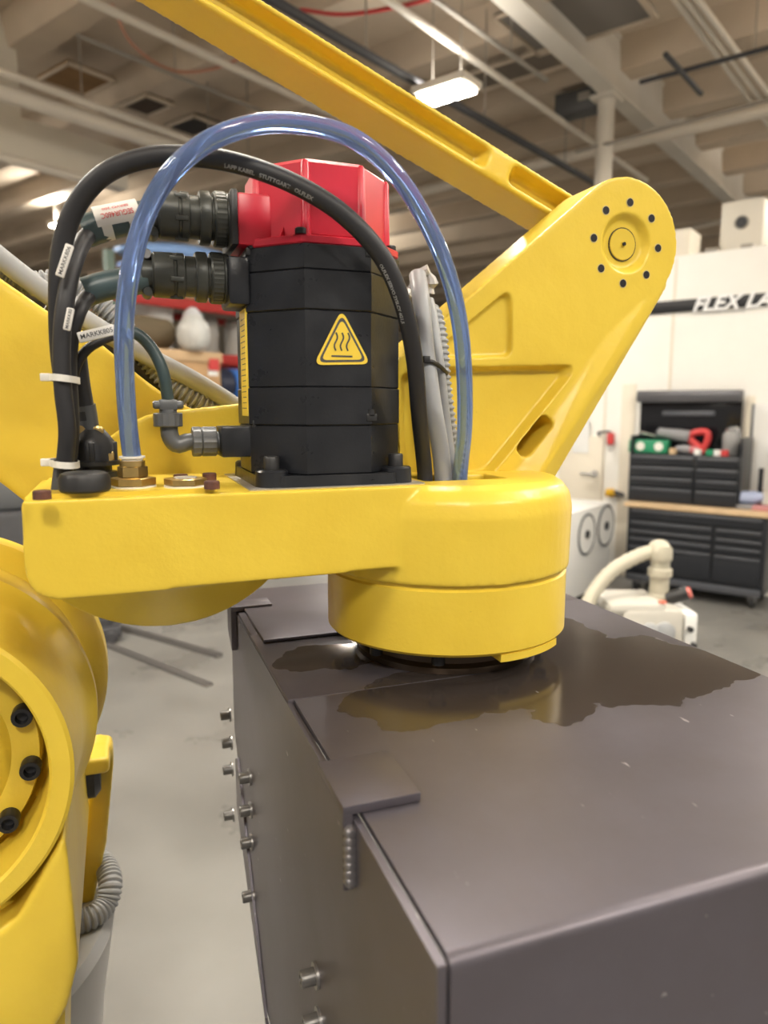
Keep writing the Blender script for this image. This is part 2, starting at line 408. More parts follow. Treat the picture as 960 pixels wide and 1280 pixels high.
rod(bm, (AWALL-.085, hb.y-.03, hb.z), (AWALL-.085, hb.y+.14, hb.z), .014)
obj('door_handle', bm, CHROME, dr, bld=True)
# far walls of the hall
wb = obj('wall_back', bx((-14, 30, 0), (36, 30.2, ZC)), WALLC, bld=True); tag(wb, 'distant cream wall at the end of the hall', 'wall', kind='structure')
wf = obj('wall_far', bx((34, -12, 0), (34.2, 30, ZC)), WALLC, bld=True); tag(wf, 'distant cream wall beyond the partition', 'wall', kind='structure')

# black sign band with white lettering on the partition
p0, p1 = PA(800, 388, AWALL), PA(960, 372, AWALL)
zb_, zt_ = PA(830, 392, AWALL).z, PA(830, 377, AWALL).z
sg = empty('wall_sign', MBLD @ Vector((AWALL-.02, p1.y-1.5, zb_)), 'black band with white italic FLEX LASER lettering high on the white wall', 'sign')
obj('band', bx((AWALL-.02, p1.y-2.2, zb_), (AWALL-.004, PA(690, 388, AWALL).y, zt_), .002), mat('sign_black', (0.012, 0.012, 0.014), .4), sg, bld=True)
h = zt_-zb_
def wall_text(s, px, py, height, m, a, shear=0.0, bold=0.0, left=True, name='lettering'):
    me = text_mesh(s, 1.0, .01, shear, bold)
    xs = [v.co.x for v in me.vertices]; ys = [v.co.y for v in me.vertices]; k = height/(max(ys)-min(ys))
    me.transform(Matrix.Translation((-min(xs), -(max(ys)+min(ys))/2, 0))); me.transform(Matrix.Scale(k, 4))
    p = PA(px, py, a); me.transform(basis(MBLD @ Vector((a, p.y, p.z)), -BB, (0, 0, 1)))
    me.materials.append(m); return me
SIGNW = mat('sign_white', (0.85, 0.85, 0.85), .4)
link('lettering', wall_text('FLEX LASER', 866, 381, h*1.25, SIGNW, AWALL-.028, .35, .03), sg)
link('small_lettering', wall_text('Universal Laser Processing', 866, 392.5, h*.34, mat('sign_grey', (.45, .45, .45), .5), AWALL-.01, .2), sg)

# steel beam and its column
pv = PZb(610, 0, 5.4); bL = PZb(750, 119, 5.4).y
bR = bL-.20
bm = nb(); box(bm, (-14, bR-.015, 5.4), (30, bL, 5.44)); box(bm, (-14, bR+.01, 5.44), (30, bL-.03, ZC)); box(bm, (-14, bR-.015, ZC-.04), (30, bL, ZC))
sb = obj('steel_beam', bm, BEAMM, bld=True); tag(sb, 'deep cream steel beam running overhead to the right', 'beam')
pc = PZb(756, 122, 5.4)
co = empty('steel_column', MBLD @ Vector((pc.x, pc.y-.02, 0)), 'cream painted round steel column rising behind the yellow bracket', 'column')
bm = nb(); cyl(bm, (pc.x, pc.y-.02, 0), (pc.x, pc.y-.02, 5.36), .10, n=24); obj('shaft', bm, BEAMM, co, bld=True)
obj('cap_plate', bx((pc.x-.16, pc.y-.16, 5.36), (pc.x+.16, pc.y+.12, 5.4)), BEAMM, co, bld=True)
obj('base_plate', bx((pc.x-.2, pc.y-.2, 0), (pc.x+.2, pc.y+.16, .025)), BEAMM, co, bld=True)

# overhead bulkhead on the left with a rectangular opening
bu = PZb(0, 195, 4.5).y; ae = PB(160, 232, bu).x; zo0 = PB(24, 146, bu).z; zo1 = PB(24, 58, bu).z; ao = PB(23, 100, bu).x; ao1 = PB(150, 130, bu).x
bm = nb()
box(bm, (-14, bu, 4.5), (ae, bu+.2, zo0)); box(bm, (-14, bu, zo0), (ao, bu+.2, ZC)); 
bkh = obj('wall_left', bm, WALLC, bld=True); tag(bkh, 'cream overhead bulkhead wall with an open bay at upper left', 'wall', kind='structure')

# ceiling panels let into the deck
def deck_rect(px, py, la, lb, m, label, z=ZC-.36):
    c = PZb(px, py, z); t = empty('ceiling_hatch', MBLD @ Vector((c.x, c.y, z)), label, 'ceiling panel')
    obj('panel', bx((c.x-la/2, c.y-lb/2, z), (c.x+la/2, c.y+lb/2, z+.03)), m, t, bld=True)
    bm = nb()
    for (x0, y0, x1, y1) in ((-la/2, -lb/2, la/2, -lb/2+.05), (-la/2, lb/2-.025, la/2, lb/2), (-la/2, -lb/2, -la/2+.025, lb/2), (la/2-.025, -lb/2, la/2, lb/2)):
        box(bm, (c.x+x0, c.y+y0, z-.03), (c.x+x1, c.y+y1, z+.03))
    obj('rim', bm, CEIL, t, bld=True)
deck_rect(96, 99, .60, .72, BROWN, 'brown panel in the ceiling, nearest the upper left opening')
deck_rect(184, 131, .42, .6, mat('brown_dark', (.07, .045, .03), .8), 'dark brown panel in the ceiling beside the brown one')
deck_rect(243, 157, .5, .66, DARKV, 'black panel in the ceiling above the black cable loop')
deck_rect(585, 105, .5, 2.4, mat('dusty_panel', (.16, .13, .10), .8), 'dusty dark strip in the ceiling beside the bright lamp')
deck_rect(720, 20, 1.0, 1.3, mat('grey_panel', (.19, .17, .15), .8), 'grey panel in the ceiling right of the steel beam')

# pipes and rails under the deck
def pipe(pts, z, r, m, label, cat='pipe', name='pipe', hang=0, ext=(0, 0)):
    q = [PZ(x, y, z) for x, y in pts]
    d = (q[-1]-q[0]).normalized(); q[0] = q[0]-d*ext[0]; q[-1] = q[-1]+d*ext[1]
    if hang:
        t = empty(name, q[0], label, cat)
        bm = nb()
        for a, b in zip(q, q[1:]): rod(bm, a, b, r)
        obj('run', bm, m, t)
        L = (q[-1]-q[0]).length
        for k in range(hang):
            p = q[0].lerp(q[-1], (k+.5)/hang); obj('hanger', rod(nb(), p, (p.x, p.y, ZC), .008, 6), PIPEG, t)
    else:
        bm = nb()
        for a, b in zip(q, q[1:]): rod(bm, a, b, r)
        tag(obj(name, bm, m), label, cat)
pipe([(110, 0), (400, 135)], 5.3, .04, PIPEM, 'cream pipe crossing the ceiling above the blue hose', hang=2, ext=(3, 6))
pipe([(0, 114), (250, 195)], 4.9, .085, PIPEM, 'thick cream pipe in front of the upper left bulkhead', hang=2, ext=(3, 2))
pipe([(22, 97), (250, 180)], 5.0, .04, PIPEM, 'thin cream pipe just above the thick cream pipe', hang=2, ext=(.5, 2))
pipe([(97, 44), (330, 140)], 5.25, .02, PIPEG, 'thin dark rail under the ceiling above the brown panels', cat='rail', name='rail', hang=2, ext=(0, 2))
pipe([(0, 196), (120, 228)], 4.45, .05, PIPEM, 'cream pipe along the lower edge of the bulkhead', ext=(3, 0))
pipe([(360, 10), (480, 80), (745, 230)], 4.85, .04, PIPED, 'black cable rail passing behind the yellow link and the lamp', cat='rail', name='rail', hang=4, ext=(2, 0))
pipe([(485, 0), (700, 150)], 5.2, .035, PIPEM, 'cream sprinkler pipe passing right above the bright lamp', hang=2, ext=(3, 3))
pipe([(545, 0), (683, 100)], 5.3, .025, PIPEG, 'short grey pipe between the lamp and the steel beam', hang=2, ext=(1, 0))
pipe([(960, 137), (766, 183), (640, 212)], 5.15, .075, PIPEM, 'cream pipe crossing behind the round column', hang=2, ext=(4, 8))
pipe([(960, 60), (800, 103)], 5.0, .022, PIPED, 'thin dark rail holding the black cross bar', cat='rail', name='rail', hang=2, ext=(3, 0))
pipe([(960, 125), (720, 190)], 4.85, .02, PIPEG, 'thin grey rail just above the long cream pipe', cat='rail', name='rail', hang=1, ext=(3, 0))
pipe([(845, 0), (945, 135)], 5.4, .03, PIPEM, 'leftmost of three cream conduits at upper right', ext=(2, 4))
pipe([(858, 0), (955, 130)], 5.4, .03, PIPEM, 'middle one of three cream conduits at upper right', ext=(2, 4))
pipe([(872, 0), (966, 125)], 5.4, .03, PIPEM, 'rightmost of three cream conduits at upper right', ext=(2, 4))
pipe([(960, 262), (500, 375)], 5.3, .05, PIPEM, 'distant cream pipe low between hose and yellow bracket', ext=(6, 6))
q0, q1 = PZ(832, 68, 4.95), PZ(876, 117, 4.95)
bm = nb(); rod(bm, q0, q1, .026); tag(obj('cross_bar', bm, PIPED), 'short thick black bar crossing the thin rail at upper right', 'bar')
# hoses looping under the ceiling
def hang_hose(pts, r, m, label):
    q = spline([PZ(x, y, z) for x, y, z in pts], .08)
    tag(obj('air_hose', tube(nb(), q, r, 6), m), label, 'hose')
ORG = mat('orange_hose', (0.48, 0.24, 0.16), .5)
hang_hose([(140, 5, 5.6), (165, 55, 5.4), (215, 88, 5.3), (270, 85, 5.3), (320, 62, 5.4)], .018, ORG, 'orange air hose sagging under the ceiling at upper left')
hang_hose([(376, 12, 5.5), (430, 18, 5.3), (500, 8, 5.3), (560, -8, 5.4)], .018, REDT, 'red air hose sagging above the yellow link')
# hanging grey heater beside the column
c = PZb(724, 131, 5.45)
t = empty('unit_heater', MBLD @ Vector((c.x, c.y, 5.35)), 'dark grey hanging unit beside the top of the column', 'heater')
obj('case', bx((c.x-.15, c.y-.26, 5.33), (c.x+.15, c.y+.26, 5.58), .02), mat('heater_grey', (.09, .09, .09), .5), t, bld=True)
obj('plate', bx((c.x-.17, c.y-.2, 5.43), (c.x-.14, c.y-.05, 5.52), .005), PIPEG, t, bld=True)
for s in (-.2, .2): obj('hanger', rod(nb(), (c.x, c.y+s, 5.58), (c.x, c.y+s, ZC), .012, 6), PIPEG, t, bld=True)

# high-bay lamps: two in view, the rest unseen and placed to light the hall
def lamp(a, b, z, la, lb, label, power=1.0, group=None, upl=None):
    t = empty('ceiling_lamp', MBLD @ Vector((a, b, z)), label, 'lamp', group)
    obj('housing', bx((a-la/2-.03, b-lb/2-.03, z+.02), (a+la/2+.03, b+lb/2+.03, z+.09), .01), PIPEM, t, bld=True)
    for s in (-1, 1):
        obj('diffuser', bx((a-la/2, b+s*lb/4-lb/4+.02, z-.01), (a+la/2, b+s*lb/4+lb/4-.02, z+.03), .01), LAMPE, t, bld=True)
    for s in (-.3, .3): obj('hanger', rod(nb(), (a, b+s*lb, z+.09), (a, b+s*lb, ZC), .006, 6), PIPEG, t, bld=True)
    ld = bpy.data.lights.new('lamp_light', 'AREA'); ld.shape = 'RECTANGLE'; ld.size = la; ld.size_y = lb; ld.energy = LAMP_W*power; ld.color = (1.0, 0.965, 0.91)
    lo = bpy.data.objects.new('lamp_light', ld); 
    finish(lo, t, MBLD @ Matrix.Translation((a, b, z-.03)))
    ld = bpy.data.lights.new('ceiling_fill', 'AREA'); ld.shape = 'RECTANGLE'; ld.size = la; ld.size_y = lb; ld.energy = LAMP_W*power*(UPL if upl is None else upl); ld.color = (1.0, 0.95, 0.87)  # added upward fill that brightens the ceiling
    lo = bpy.data.objects.new('ceiling_fill', ld)
    finish(lo, t, MBLD @ Matrix.Translation((a, b, z+.13)) @ Matrix.Rotation(math.pi, 4, 'X'))
c = PZb(558, 118, 4.7)
lamp(c.x, c.y, 4.7, .28, .52, 'bright twin ceiling lamp behind the yellow link', 1.0, upl=.2)
c2 = PZb(72, 283, 5.2)
lamp(c2.x, c2.y, 5.2, .22, .22, 'small distant ceiling lamp at the left behind the black cables', .6)
LN = ['nearest the camera, overhead', 'over the right-hand side of the robot', 'over the left-hand side of the robot', 'behind the camera', 'behind the camera to the left', 'behind the camera to the right', 'left of the pallet rack, near row', 'left of the pallet rack, middle row', 'left of the pallet rack, far row', 'right of the workbench, near row', 'right of the workbench, middle row', 'right of the workbench, far row']
for (dist, head, pw), ln in zip(((2.6, 15, .75), (4.2, 88, 1.1), (4.8, -30, 1.7), (3.4, 190, 1.5), (4.6, -95, 1.1), (4.6, 135, 1.3), (9, -24, 1.5), (13.5, -24, 2.6), (19, -24, 4.0), (8.5, 62, 1.15), (13.5, 56, 1.4), (19, 54, 1.6)), LN):
    hd = math.radians(head); v = Vector((math.sin(hd), math.cos(hd), 0))*dist
    lamp(v.dot(BA), v.dot(BB), 5.1, .5, 1.3, 'twin ceiling lamp outside the picture, '+ln, pw, 'unseen lamps placed to light the hall')
for (x, y, lb) in ((420, 330, 'added far ceiling lamp, unseen behind the black servo motor'), (705, 385, 'added far ceiling lamp, unseen behind the yellow bracket')):  # unseen lamps added to brighten the far ceiling
    c = PZb(x, y, 5.1); lamp(c.x, c.y, 5.1, .4, .5, lb, 2.2, upl=.8)

# ================================================================== THE ROBOT
rob = empty('industrial_robot', (-.25, .98, 0), 'yellow palletizing robot arm with wrist housing, bracket and linkage', 'robot arm')
ZP = 1.714                                   # top of the wrist plate
CX, CY, CR = .393, .845, .1537               # axis and radius of the wrist barrel
# --- wrist housing: plate, barrel, belly boss, rear web
bm = nb()
out = rpoly([(-.088, ZP), (-.089, 1.618), (.34, 1.624), (.34, ZP)], [.004, .034, 0, 0], 8)
prism(bm, out, 'Y', .73, .945)
lathe(bm, (CX, CY, 1.6035), (0, 0, 1), [(0, .1565), (.075, .158), (.0925, .1545), (.104, .146), (.1105, .135)], 72)
bc = P(205, 597, .77); RB = bc.z-P(205, 781, .795).z
lathe(bm, (bc.x, .731, bc.z-.001), (0, 1, 0), [(0, RB-.062), (.060, RB), (.21, RB)], 64)
cutb = bx((-.5, .6, ZP), (.8, 1.2, 2.2))
web = [P(x, y, .95) for x, y in ((92, 640), (97, 592), (112, 572), (135, 548), (160, 530), (185, 519), (215, 514), (260, 509), (318, 503), (400, 490))]
webp = [(p.x, p.z) for p in web]+[(P(440, 480, .95).x, ZP-.07)]
hole = bx((.335, .772, ZP-.05), (.44, .835, ZP+.02), .004)
cutl = bx((-.4, .6, 1.3), (-.0885, 1.2, 1.9))
wh = cast('wrist_housing', bm, [cutb, hole, cutl], YEL, rob, .0026, 3)
bm = nb(); prism(bm, webp, 'Y', .938, .985)
cast('rear_web', bm, [], YEL, rob, .003, 4)
# top cover plate with rounded corners
cp = rpoly([(-.078, .742), (.092, .742), (.092, .92), (-.078, .92)], .008)
obj('cover_plate', prism(nb(), cp, 'Z', ZP, ZP+.0045), YEL, wh)
obj('motor_gasket', prism(nb(), rpoly([(.123, .742), (.32, .742), (.32, .935), (.123, .935)], .004), 'Z', ZP, ZP+.0012), GALV, wh)
# lower barrel and tool flange
bm = nb(); lathe(bm, (CX, CY, 1.5215), (0, 0, 1), [(0, CR-.004), (.004, CR), (.0755, CR), (.0775, CR-.003), (.083, CR-.003)], 96)
obj('lower_barrel', bm, YEL, rob, 40)
a0, a1 = math.radians(-90+0), math.radians(-90+38); ri, ro = CR-.028, CR-.0015; pts = []
for k in range(13): t = a0+(a1-a0)*k/12; pts.append((CX+ro*math.cos(t), CY+ro*math.sin(t)))
for k in range(13): t = a1+(a0-a1)*k/12; pts.append((CX+ri*math.cos(t), CY+ri*math.sin(t)))
obj('stop_plate', prism(nb(), pts, 'Z', 1.5135, 1.522), YEL, rob)
fl = obj('tool_flange', lathe(nb(), (CX, CY, 1.4885), (0, 0, 1), [(0, .116), (.008, .118), (.012, .112), (.034, .112)], 64), mat('flange_bronze', (.10, .075, .055), .35, .7), rob)
fb = mesh('bolt', lathe(lathe(nb(), (0, 0, -.016), (0, 0, 1), [(0, .0068), (.001, .0078), (.0135, .0078)], 16), (0, 0, -.0025), (0, 0, 1), [(0, .0105), (.0025, .0105)], 16), BOLTB)
for k in range(10):
    t = math.radians(-118+k*36); inst('bolt', fb, Matrix.Translation((CX+.129*math.cos(t), CY+.129*math.sin(t), 1.5215)), fl)

# --- bracket (lever) with pockets
YL = .86
pc_ = P(783, 304, YL); RL = .0865
def q2(x, y, Y=YL):
    p = P(x, y, Y); return Vector((p.x, p.z))
c2d = Vector((pc_.x, pc_.z))
dirn = (q2(735, 240)-q2(560, 400)); nrm = Vector((-dirn.y, dirn.x)).normalized()
arc = []
t0 = math.atan2(nrm.y, nrm.x)
rd = (q2(840, 345)-q2(684, 600)); rn = Vector((rd.y, -rd.x)).normalized(); t1 = math.atan2(rn.y, rn.x)
for k in range(25): t = t0+(t1-t0)*k/24; arc.append(c2d+Vector((math.cos(t), math.sin(t)))*RL)
foot = q2(684, 603); lf = q2(500, 446)
lev = arc+[foot, Vector((foot.x-.005, ZP-.03)), Vector((.34, ZP-.03)), Vector((lf.x-.012, lf.y-.02)), lf]
bm = nb(); prism(bm, lev, 'Y', YL, .945, None)
hv = [bm.verts.new(P(*q)) for q in ((806, 378, YL-.001), (672, 600, YL-.016), (838, 352, YL+.003), (690, 604, YL+.003), (772, 388, YL+.003), (625, 603, YL+.003), (806, 378, YL+.02), (672, 600, YL+.02))]
bmesh.ops.convex_hull(bm, input=hv)
def pocket(pts, rad, depth, f=.88):
    p = rpoly([q2(*t) for t in pts], rad, 5); return prism(nb(), grow(p, 1.04), 'Y', YL-.006, YL+depth, grow(p, f))
cut = [pocket([(641, 357), (641, 446), (545, 448), (520, 458)], [.012, .014, .01, .01], .009, .93),
       pocket([(716, 456), (716, 468), (610, 600), (500, 606), (500, 468), (545, 459)], [.012, .012, .05, .02, .01, .01], .016, .90)]
# slot through the web beside the rim
s0, s1 = q2(686, 522), q2(650, 568); sd = (s1-s0).normalized(); sn = Vector((-sd.y, sd.x))*.011
cut.append(prism(nb(), rpoly([s0+sn, s0-sn, s1-sn, s1+sn], .0105, 6), 'Y', YL-.01, YL+.06))
dish = lathe(nb(), (pc_.x, YL-.004, pc_.z), (0, 1, 0), [(0, .044), (.004, .040), (.014, .031)], 48)
# the top-left edge is chamfered along its whole length
lv = cast('wrist_bracket', bm, cut+[dish], YEL, rob, .0022, 3)
obj('pivot_pin', lathe(nb(), (pc_.x, YL+.006, pc_.z), (0, 1, 0), [(0, 0), (0, .0035), (.0015, .0038), (.0015, .0205), (.003, .0215), (.012, .0215)], 40), YEL, lv)
obj('retaining_ring', lathe(nb(), (pc_.x, YL+.0085, pc_.z), (0, 1, 0), [(0, .0225), (.006, .0225)], 40), mat('seam_dark', (.05, .045, .02), .6), lv)
obj('pin_center', lathe(nb(), (pc_.x, YL+.0035, pc_.z), (0, 1, 0), [(0, .0025), (.004, .0025)], 12), BOLTB, lv)
hm = mesh('threaded_hole', lathe(nb(), (0, -.0008, 0), (0, 1, 0), [(0, .0052), (.003, .0052)], 14), BOLTB)
hr = mesh('hole_rim', lathe(nb(), (0, -.0003, 0), (0, 1, 0), [(0, .0064), (.002, .0064)], 14), mat('rim_worn', (.55, .45, .22), .5))
for k in range(8):
    t = math.radians(90+k*45-3); M = Matrix.Translation((pc_.x+.0535*math.cos(t), YL, pc_.z+.0535*math.sin(t)))
    h_ = inst('threaded_hole', hm, M, lv); inst('hole_rim', hr, M, h_)

# --- parallel link: I-section bar going up to the left behind the bracket
Y0 = .955; Y1 = Y0+.08
ua, ub = q2(330, 0, Y0), q2(715, 242, Y0); la_, lb_ = q2(285, 5, Y0), q2(676, 278, Y0)
d = (ub-ua).normalized(); n_ = Vector((-d.y, d.x)); 
wd = abs((la_-ua).dot(n_)); wd = (wd+abs((lb_-ua).dot(n_)))/2
org = ua-n_*wd/2; e1 = c2d
# bar axis passes through the pivot of the bracket
def lk(s, v): return org+d*s+n_*v
Lend = (c2d-org).dot(d)
bm = nb()
prism(bm, [lk(-.75, -wd/2), lk(Lend-.03, -wd/2), lk(Lend-.03, wd/2), lk(-.75, wd/2)], 'Y', Y0, Y1)
lathe(bm, (c2d.x, Y0-.004, c2d.y), (0, 1, 0), [(0, .058), (Y1-Y0+.008, .058)], 40)
cut = []
ss = [(-.72, -.36), (-.335, .02), (.045, .372), (.402, .53)]
sr = (q2(622, 215, Y0)-org).dot(d)
ss = [(sr-.92, sr-.505), (sr-.475, sr-.015), (sr+.015, Lend-.02)]
for s_0, s_1 in ss:
    for (ya, yb) in ((Y0-.006, Y0+.024), (Y1+.006, Y1-.024)):
        p = rpoly([lk(s_0, -wd/2+.008), lk(s_1, -wd/2+.008), lk(s_1, wd/2-.006), lk(s_0, wd/2-.006)], .012)
        cc = sum(p, Vector((0, 0)))/len(p)
        p2 = [cc+d*((v-cc).dot(d))*(1-.014/abs((s_1-s_0)/2))+n_*((v-cc).dot(n_))*.70 for v in p]
        cut.append(prism(nb(), p, 'Y', ya, yb, p2))
cast('parallel_link', bm, cut, YEL, rob, .003, 3)

# --- forearm behind the wrist, running up to the left
YF = 1.0
f = lambda x, y: q2(x, y, YF)
fp = [f(-420, 50), f(0, 347), f(66, 393), f(110, 416), f(178, 472), f(212, 497), f(300, 540), f(330, 600), f(300, 690), f(200, 720), f(100, 690), f(36, 632), f(0, 604), f(-420, 330)]
bm = nb(); prism(bm, rpoly(fp, [0, .05, .03, .03, .04, .04, .05, .05, .05, .06, .05, .03, .03, 0], 4), 'Y', YF, YF+.15)
cast('forearm', bm, [], YEL, rob, .0045, 5)

# --- elbow housing at lower left: flanged ring with leg below
YR = .80
r_ = lambda x, y: q2(x, y, YR)
rc = r_(-152, 992); R2 = (r_(91, 992)-rc).length; R3 = R2*209/243
lg = [r_(-420, 1180), r_(-420, 1420), r_(60, 1300), r_(84, 1262), r_(98, 1205), r_(93, 1150), r_(84, 1070), r_(80, 1045), r_(20, 1150), r_(-60, 1205)]
bm = nb(); prism(bm, rpoly(lg, [0, 0, .01, .03, .012, .02, .01, .01, .02, .02], 4), 'Y', YR+.001, YR+.34)
leg_ = cast('elbow_leg', bm, [], YEL, rob, .004, 3)
prof = [(.10, R3-.012), (.085, R3-.004), (.004, R3), (0, R3+.003), (0, R2-.004), (.0035, R2), (.10, R2+.004), (.135, R2+.008), (.150, R2+.016), (.156, R2+.0195), (.172, R2+.0195), (.176, R2+.016), (.178, R2+.006), (.27, R2+.004), (.29, R2+.024), (.30, R2+.030), (.34, R2+.030), (.345, R2+.026), (.345, .01)]
eb = obj('elbow_housing', lathe(nb(), (rc.x, YR, rc.y), (0, 1, 0), prof, 128), YEL, rob, 24)
bm = nb(); lathe(bm, (rc.x, YR+.040, rc.y), (0, 1, 0), [(0, 0), (0, R3*.62), (.010, R3*.66), (.018, R3*.70), (.022, R3*.72), (.022, R3*.905), (.026, R3*.915), (.07, R3*.915)], 96)
hub = obj('hub_cover', bm, YEL, eb, 50)
sb_ = mesh('socket_bolt', lathe(nb(), (0, 0, 0), (0, -1, 0), [(0, .0112), (.016, .0112), (.0175, .0105), (.0175, .0068), (.008, .0062), (.006, 0)], 20), BOLTB)
Yb = YR+.062
p1b, p2b = P(38, 962, Yb-.012), P(16, 1030, Yb-.012)
ang1 = math.atan2(p1b.z-rc.y, p1b.x-rc.x); ang2 = math.atan2(p2b.z-rc.y, p2b.x-rc.x); Rbo = (Vector((p1b.x, p1b.z))-rc).length
for k in range(-4, 7):
    t = ang1+(ang2-ang1)*k; inst('socket_bolt', sb_, Matrix.Translation((rc.x+Rbo*math.cos(t), Yb, rc.y+Rbo*math.sin(t))), hub)
# side lug with rubber stop
X_ = -.004
bm = nb(); YT = 1.17
pl = [P(118, 929, YT), P(141, 929, YT), P(142, 955, YT), P(133, 1055, YT), P(112, 1150, YT), P(95, 1150, YT)]
prism(bm, rpoly([(p.x, p.z) for p in pl], [.004, .014, .01, .02, 0, 0], 5), 'Y', YT, YT+.035)
box(bm, (P(100, 929, YT).x, YT-.055, P(118, 950, YT).z), (P(137, 929, YT).x, YT+.01, P(118, 931, YT).z), .006)
lug = cast('side_lug', bm, [], YEL, rob, .004, 2)
sp_ = P(117, 970, YT-.02)
obj('rubber_stop', lathe(nb(), (sp_.x-.02, sp_.y, sp_.z), (1, 0, 0), [(0, .032), (.022, .032), (.03, .022)], 24), RUB, lug)
# lower arm and grey pedestal under the elbow
obj('lower_arm', prism(nb(), rpoly([(rc.x-.17, .72), (rc.x+.12, .72), (rc.x+.16, 1.25), (rc.x-.2, 1.25)], .02), 'Y', YR+.04, YR+.27), YEL, rob)
YG = 1.06
g1, g2 = P(118, 1150, YG), P(108, 1282, YG)
bm = nb(); lathe(bm, (-.33, 1.16, 0), (0, 0, 1), [(0, .42), (.05, .42), (.06, .30), (.55, .235), (.85, .262), (.99, .285), (1.005, .275), (1.005, 0)], 64)
obj('pedestal', bm, BASEG, rob, 30)
obj('turntable', lathe(nb(), (-.33, 1.16, 1.005), (0, 0, 1), [(0, .22), (.10, .22), (.12, .20), (.12, 0)], 48), YEL, rob, 30)
# corrugated hose looping out beside the pedestal
YH = 1.16
hp = spline([P(118, 1075, YH+.06), P(131, 1082, YH+.03), P(138, 1104, YH-.01), P(132, 1130, YH-.03), P(112, 1148, YH-.05), P(80, 1156, YH-.05)], .0022)
obj('corrugated_hose', tube(nb(), hp, lambda i, s: .0185 if i % 3 else .0155, 18), COND, rob)

# --- conduits along the forearm
def cond(pts, r, corr, name, parent, n=16, m=None):
    q = spline([P(*p) for p in pts], .0019 if corr else .006)
    return obj(name, tube(nb(), q, (lambda i, s: r if (i//2) % 2 else r*.74) if corr else r, n), m or COND, parent)
cb = empty('conduit_pair', P(-60, 280, 1.08), 'grey smooth and corrugated conduits along the top of the yellow forearm', 'conduit')
cond([(-80, 255, 1.02), (0, 322, 1.03), (60, 368, 1.04), (110, 402, 1.05), (150, 426, 1.06), (190, 448, 1.07), (245, 477, 1.08), (295, 508, 1.10), (330, 535, 1.12)], .0130, False, 'smooth_conduit', cb)
cond([(-80, 285, 1.05), (0, 342, 1.06), (36, 354, 1.07), (70, 353, 1.08), (105, 366, 1.09), (145, 399, 1.09), (180, 444, 1.09), (210, 476, 1.09), (250, 504, 1.09), (310, 540, 1.12)], .0158, True, 'corrugated_conduit', cb)
cond([(60, 378, 1.10), (110, 408, 1.11), (170, 455, 1.11), (230, 500, 1.13)], .013, False, 'inner_conduit', cb, m=mat('dark_conduit', (.10, .10, .11), .4))

# ================================================================== THE MOTOR
MX, MY = .2225, .838; W2 = .088
mo = empty('servo_motor', (MX, MY, ZP+.0012), 'black octagonal servo motor with a red cap bolted on the wrist plate', 'motor')
def octo(w2, k=.414, cx=MX, cy=MY):
    s = w2*k; return [(cx-s, cy-w2), (cx+s, cy-w2), (cx+w2, cy-s), (cx+w2, cy+s), (cx+s, cy+w2), (cx-s, cy+w2), (cx-w2, cy+s), (cx-w2, cy-s)]
def zat(y, Y=.75): return P(424, y, Y).z
def octp(z0, z1, w2, bev=.0012, k=.414):
    bm = nb(); a = octo(w2-bev, k); b = octo(w2, k)
    R = [[bm.verts.new((p[0], p[1], z)) for p in q] for q, z in ((a, z0), (b, z0+bev), (b, z1-bev), (a, z1))]
    for u, v in zip(R, R[1:]):
        for i in range(8): bm.faces.new((u[i], u[(i+1) % 8], v[(i+1) % 8], v[i]))
    bm.faces.new(R[0][::-1]); bm.faces.new(R[-1]); return bm
zf = ZP+.0012
zs = [zf+.012, zat(532), zat(484), zat(388), zat(338), zat(306)]
names = ['lower_body', 'mid_ring', 'stator_body', 'upper_ring', 'top_ring']
ws = [W2-.001, W2, W2-.0008, W2, W2-.0005]
for nme, z0, z1, ww in zip(names, zs, zs[1:], ws): obj(nme, octp(z0+.0002, z1, ww), BLK, mo, 20)
# flange with four ears
fp_ = rpoly([(MX-.089, MY-.066), (MX-.062, MY-.091), (MX+.062, MY-.091), (MX+.089, MY-.066), (MX+.089, MY+.066), (MX+.062, MY+.091), (MX-.062, MY+.091), (MX-.089, MY+.066)], .006)
bm = nb(); prism(bm, fp_, 'Z', zf, zf+.012, grow(fp_, .985))
fla = obj('mounting_flange', bm, BLK, mo, 30)
em = mesh('ear', lathe(nb(), (0, 0, 0), (0, 0, 1), [(0, .0185), (.016, .0175), (.018, .0155)], 24), BLK)
hb_ = mesh('hex_bolt', lathe(nb(), (0, 0, 0), (0, 0, 1), [(0, .0085), (.0125, .0085), (.014, .0075)], 18), BLKP)
for sx_ in (-1, 1):
    for sy_ in (-1, 1):
        M = Matrix.Translation((MX+sx_*.071, MY+sy_*.070, zf)); e_ = inst('ear', em, M, fla)
        inst('hex_bolt', hb_, Matrix.Translation((MX+sx_*.071, MY+sy_*.070, zf+.018)), e_)
# lugs with screws on the body edges
for (x, y, Y) in ((464, 522, .752), (322, 530, .80), (463, 317, .752), (314, 315, .80)):
    p = P(x, y, Y); obj('body_screw', lathe(bx((p.x-.006, p.y-.003, p.z-.004), (p.x+.006, p.y+.006, p.z+.004), .001), (p.x, p.y-.001, p.z+.003), (0, 0, 1), [(0, .0042), (.006, .0042)], 12), BLKP, mo)
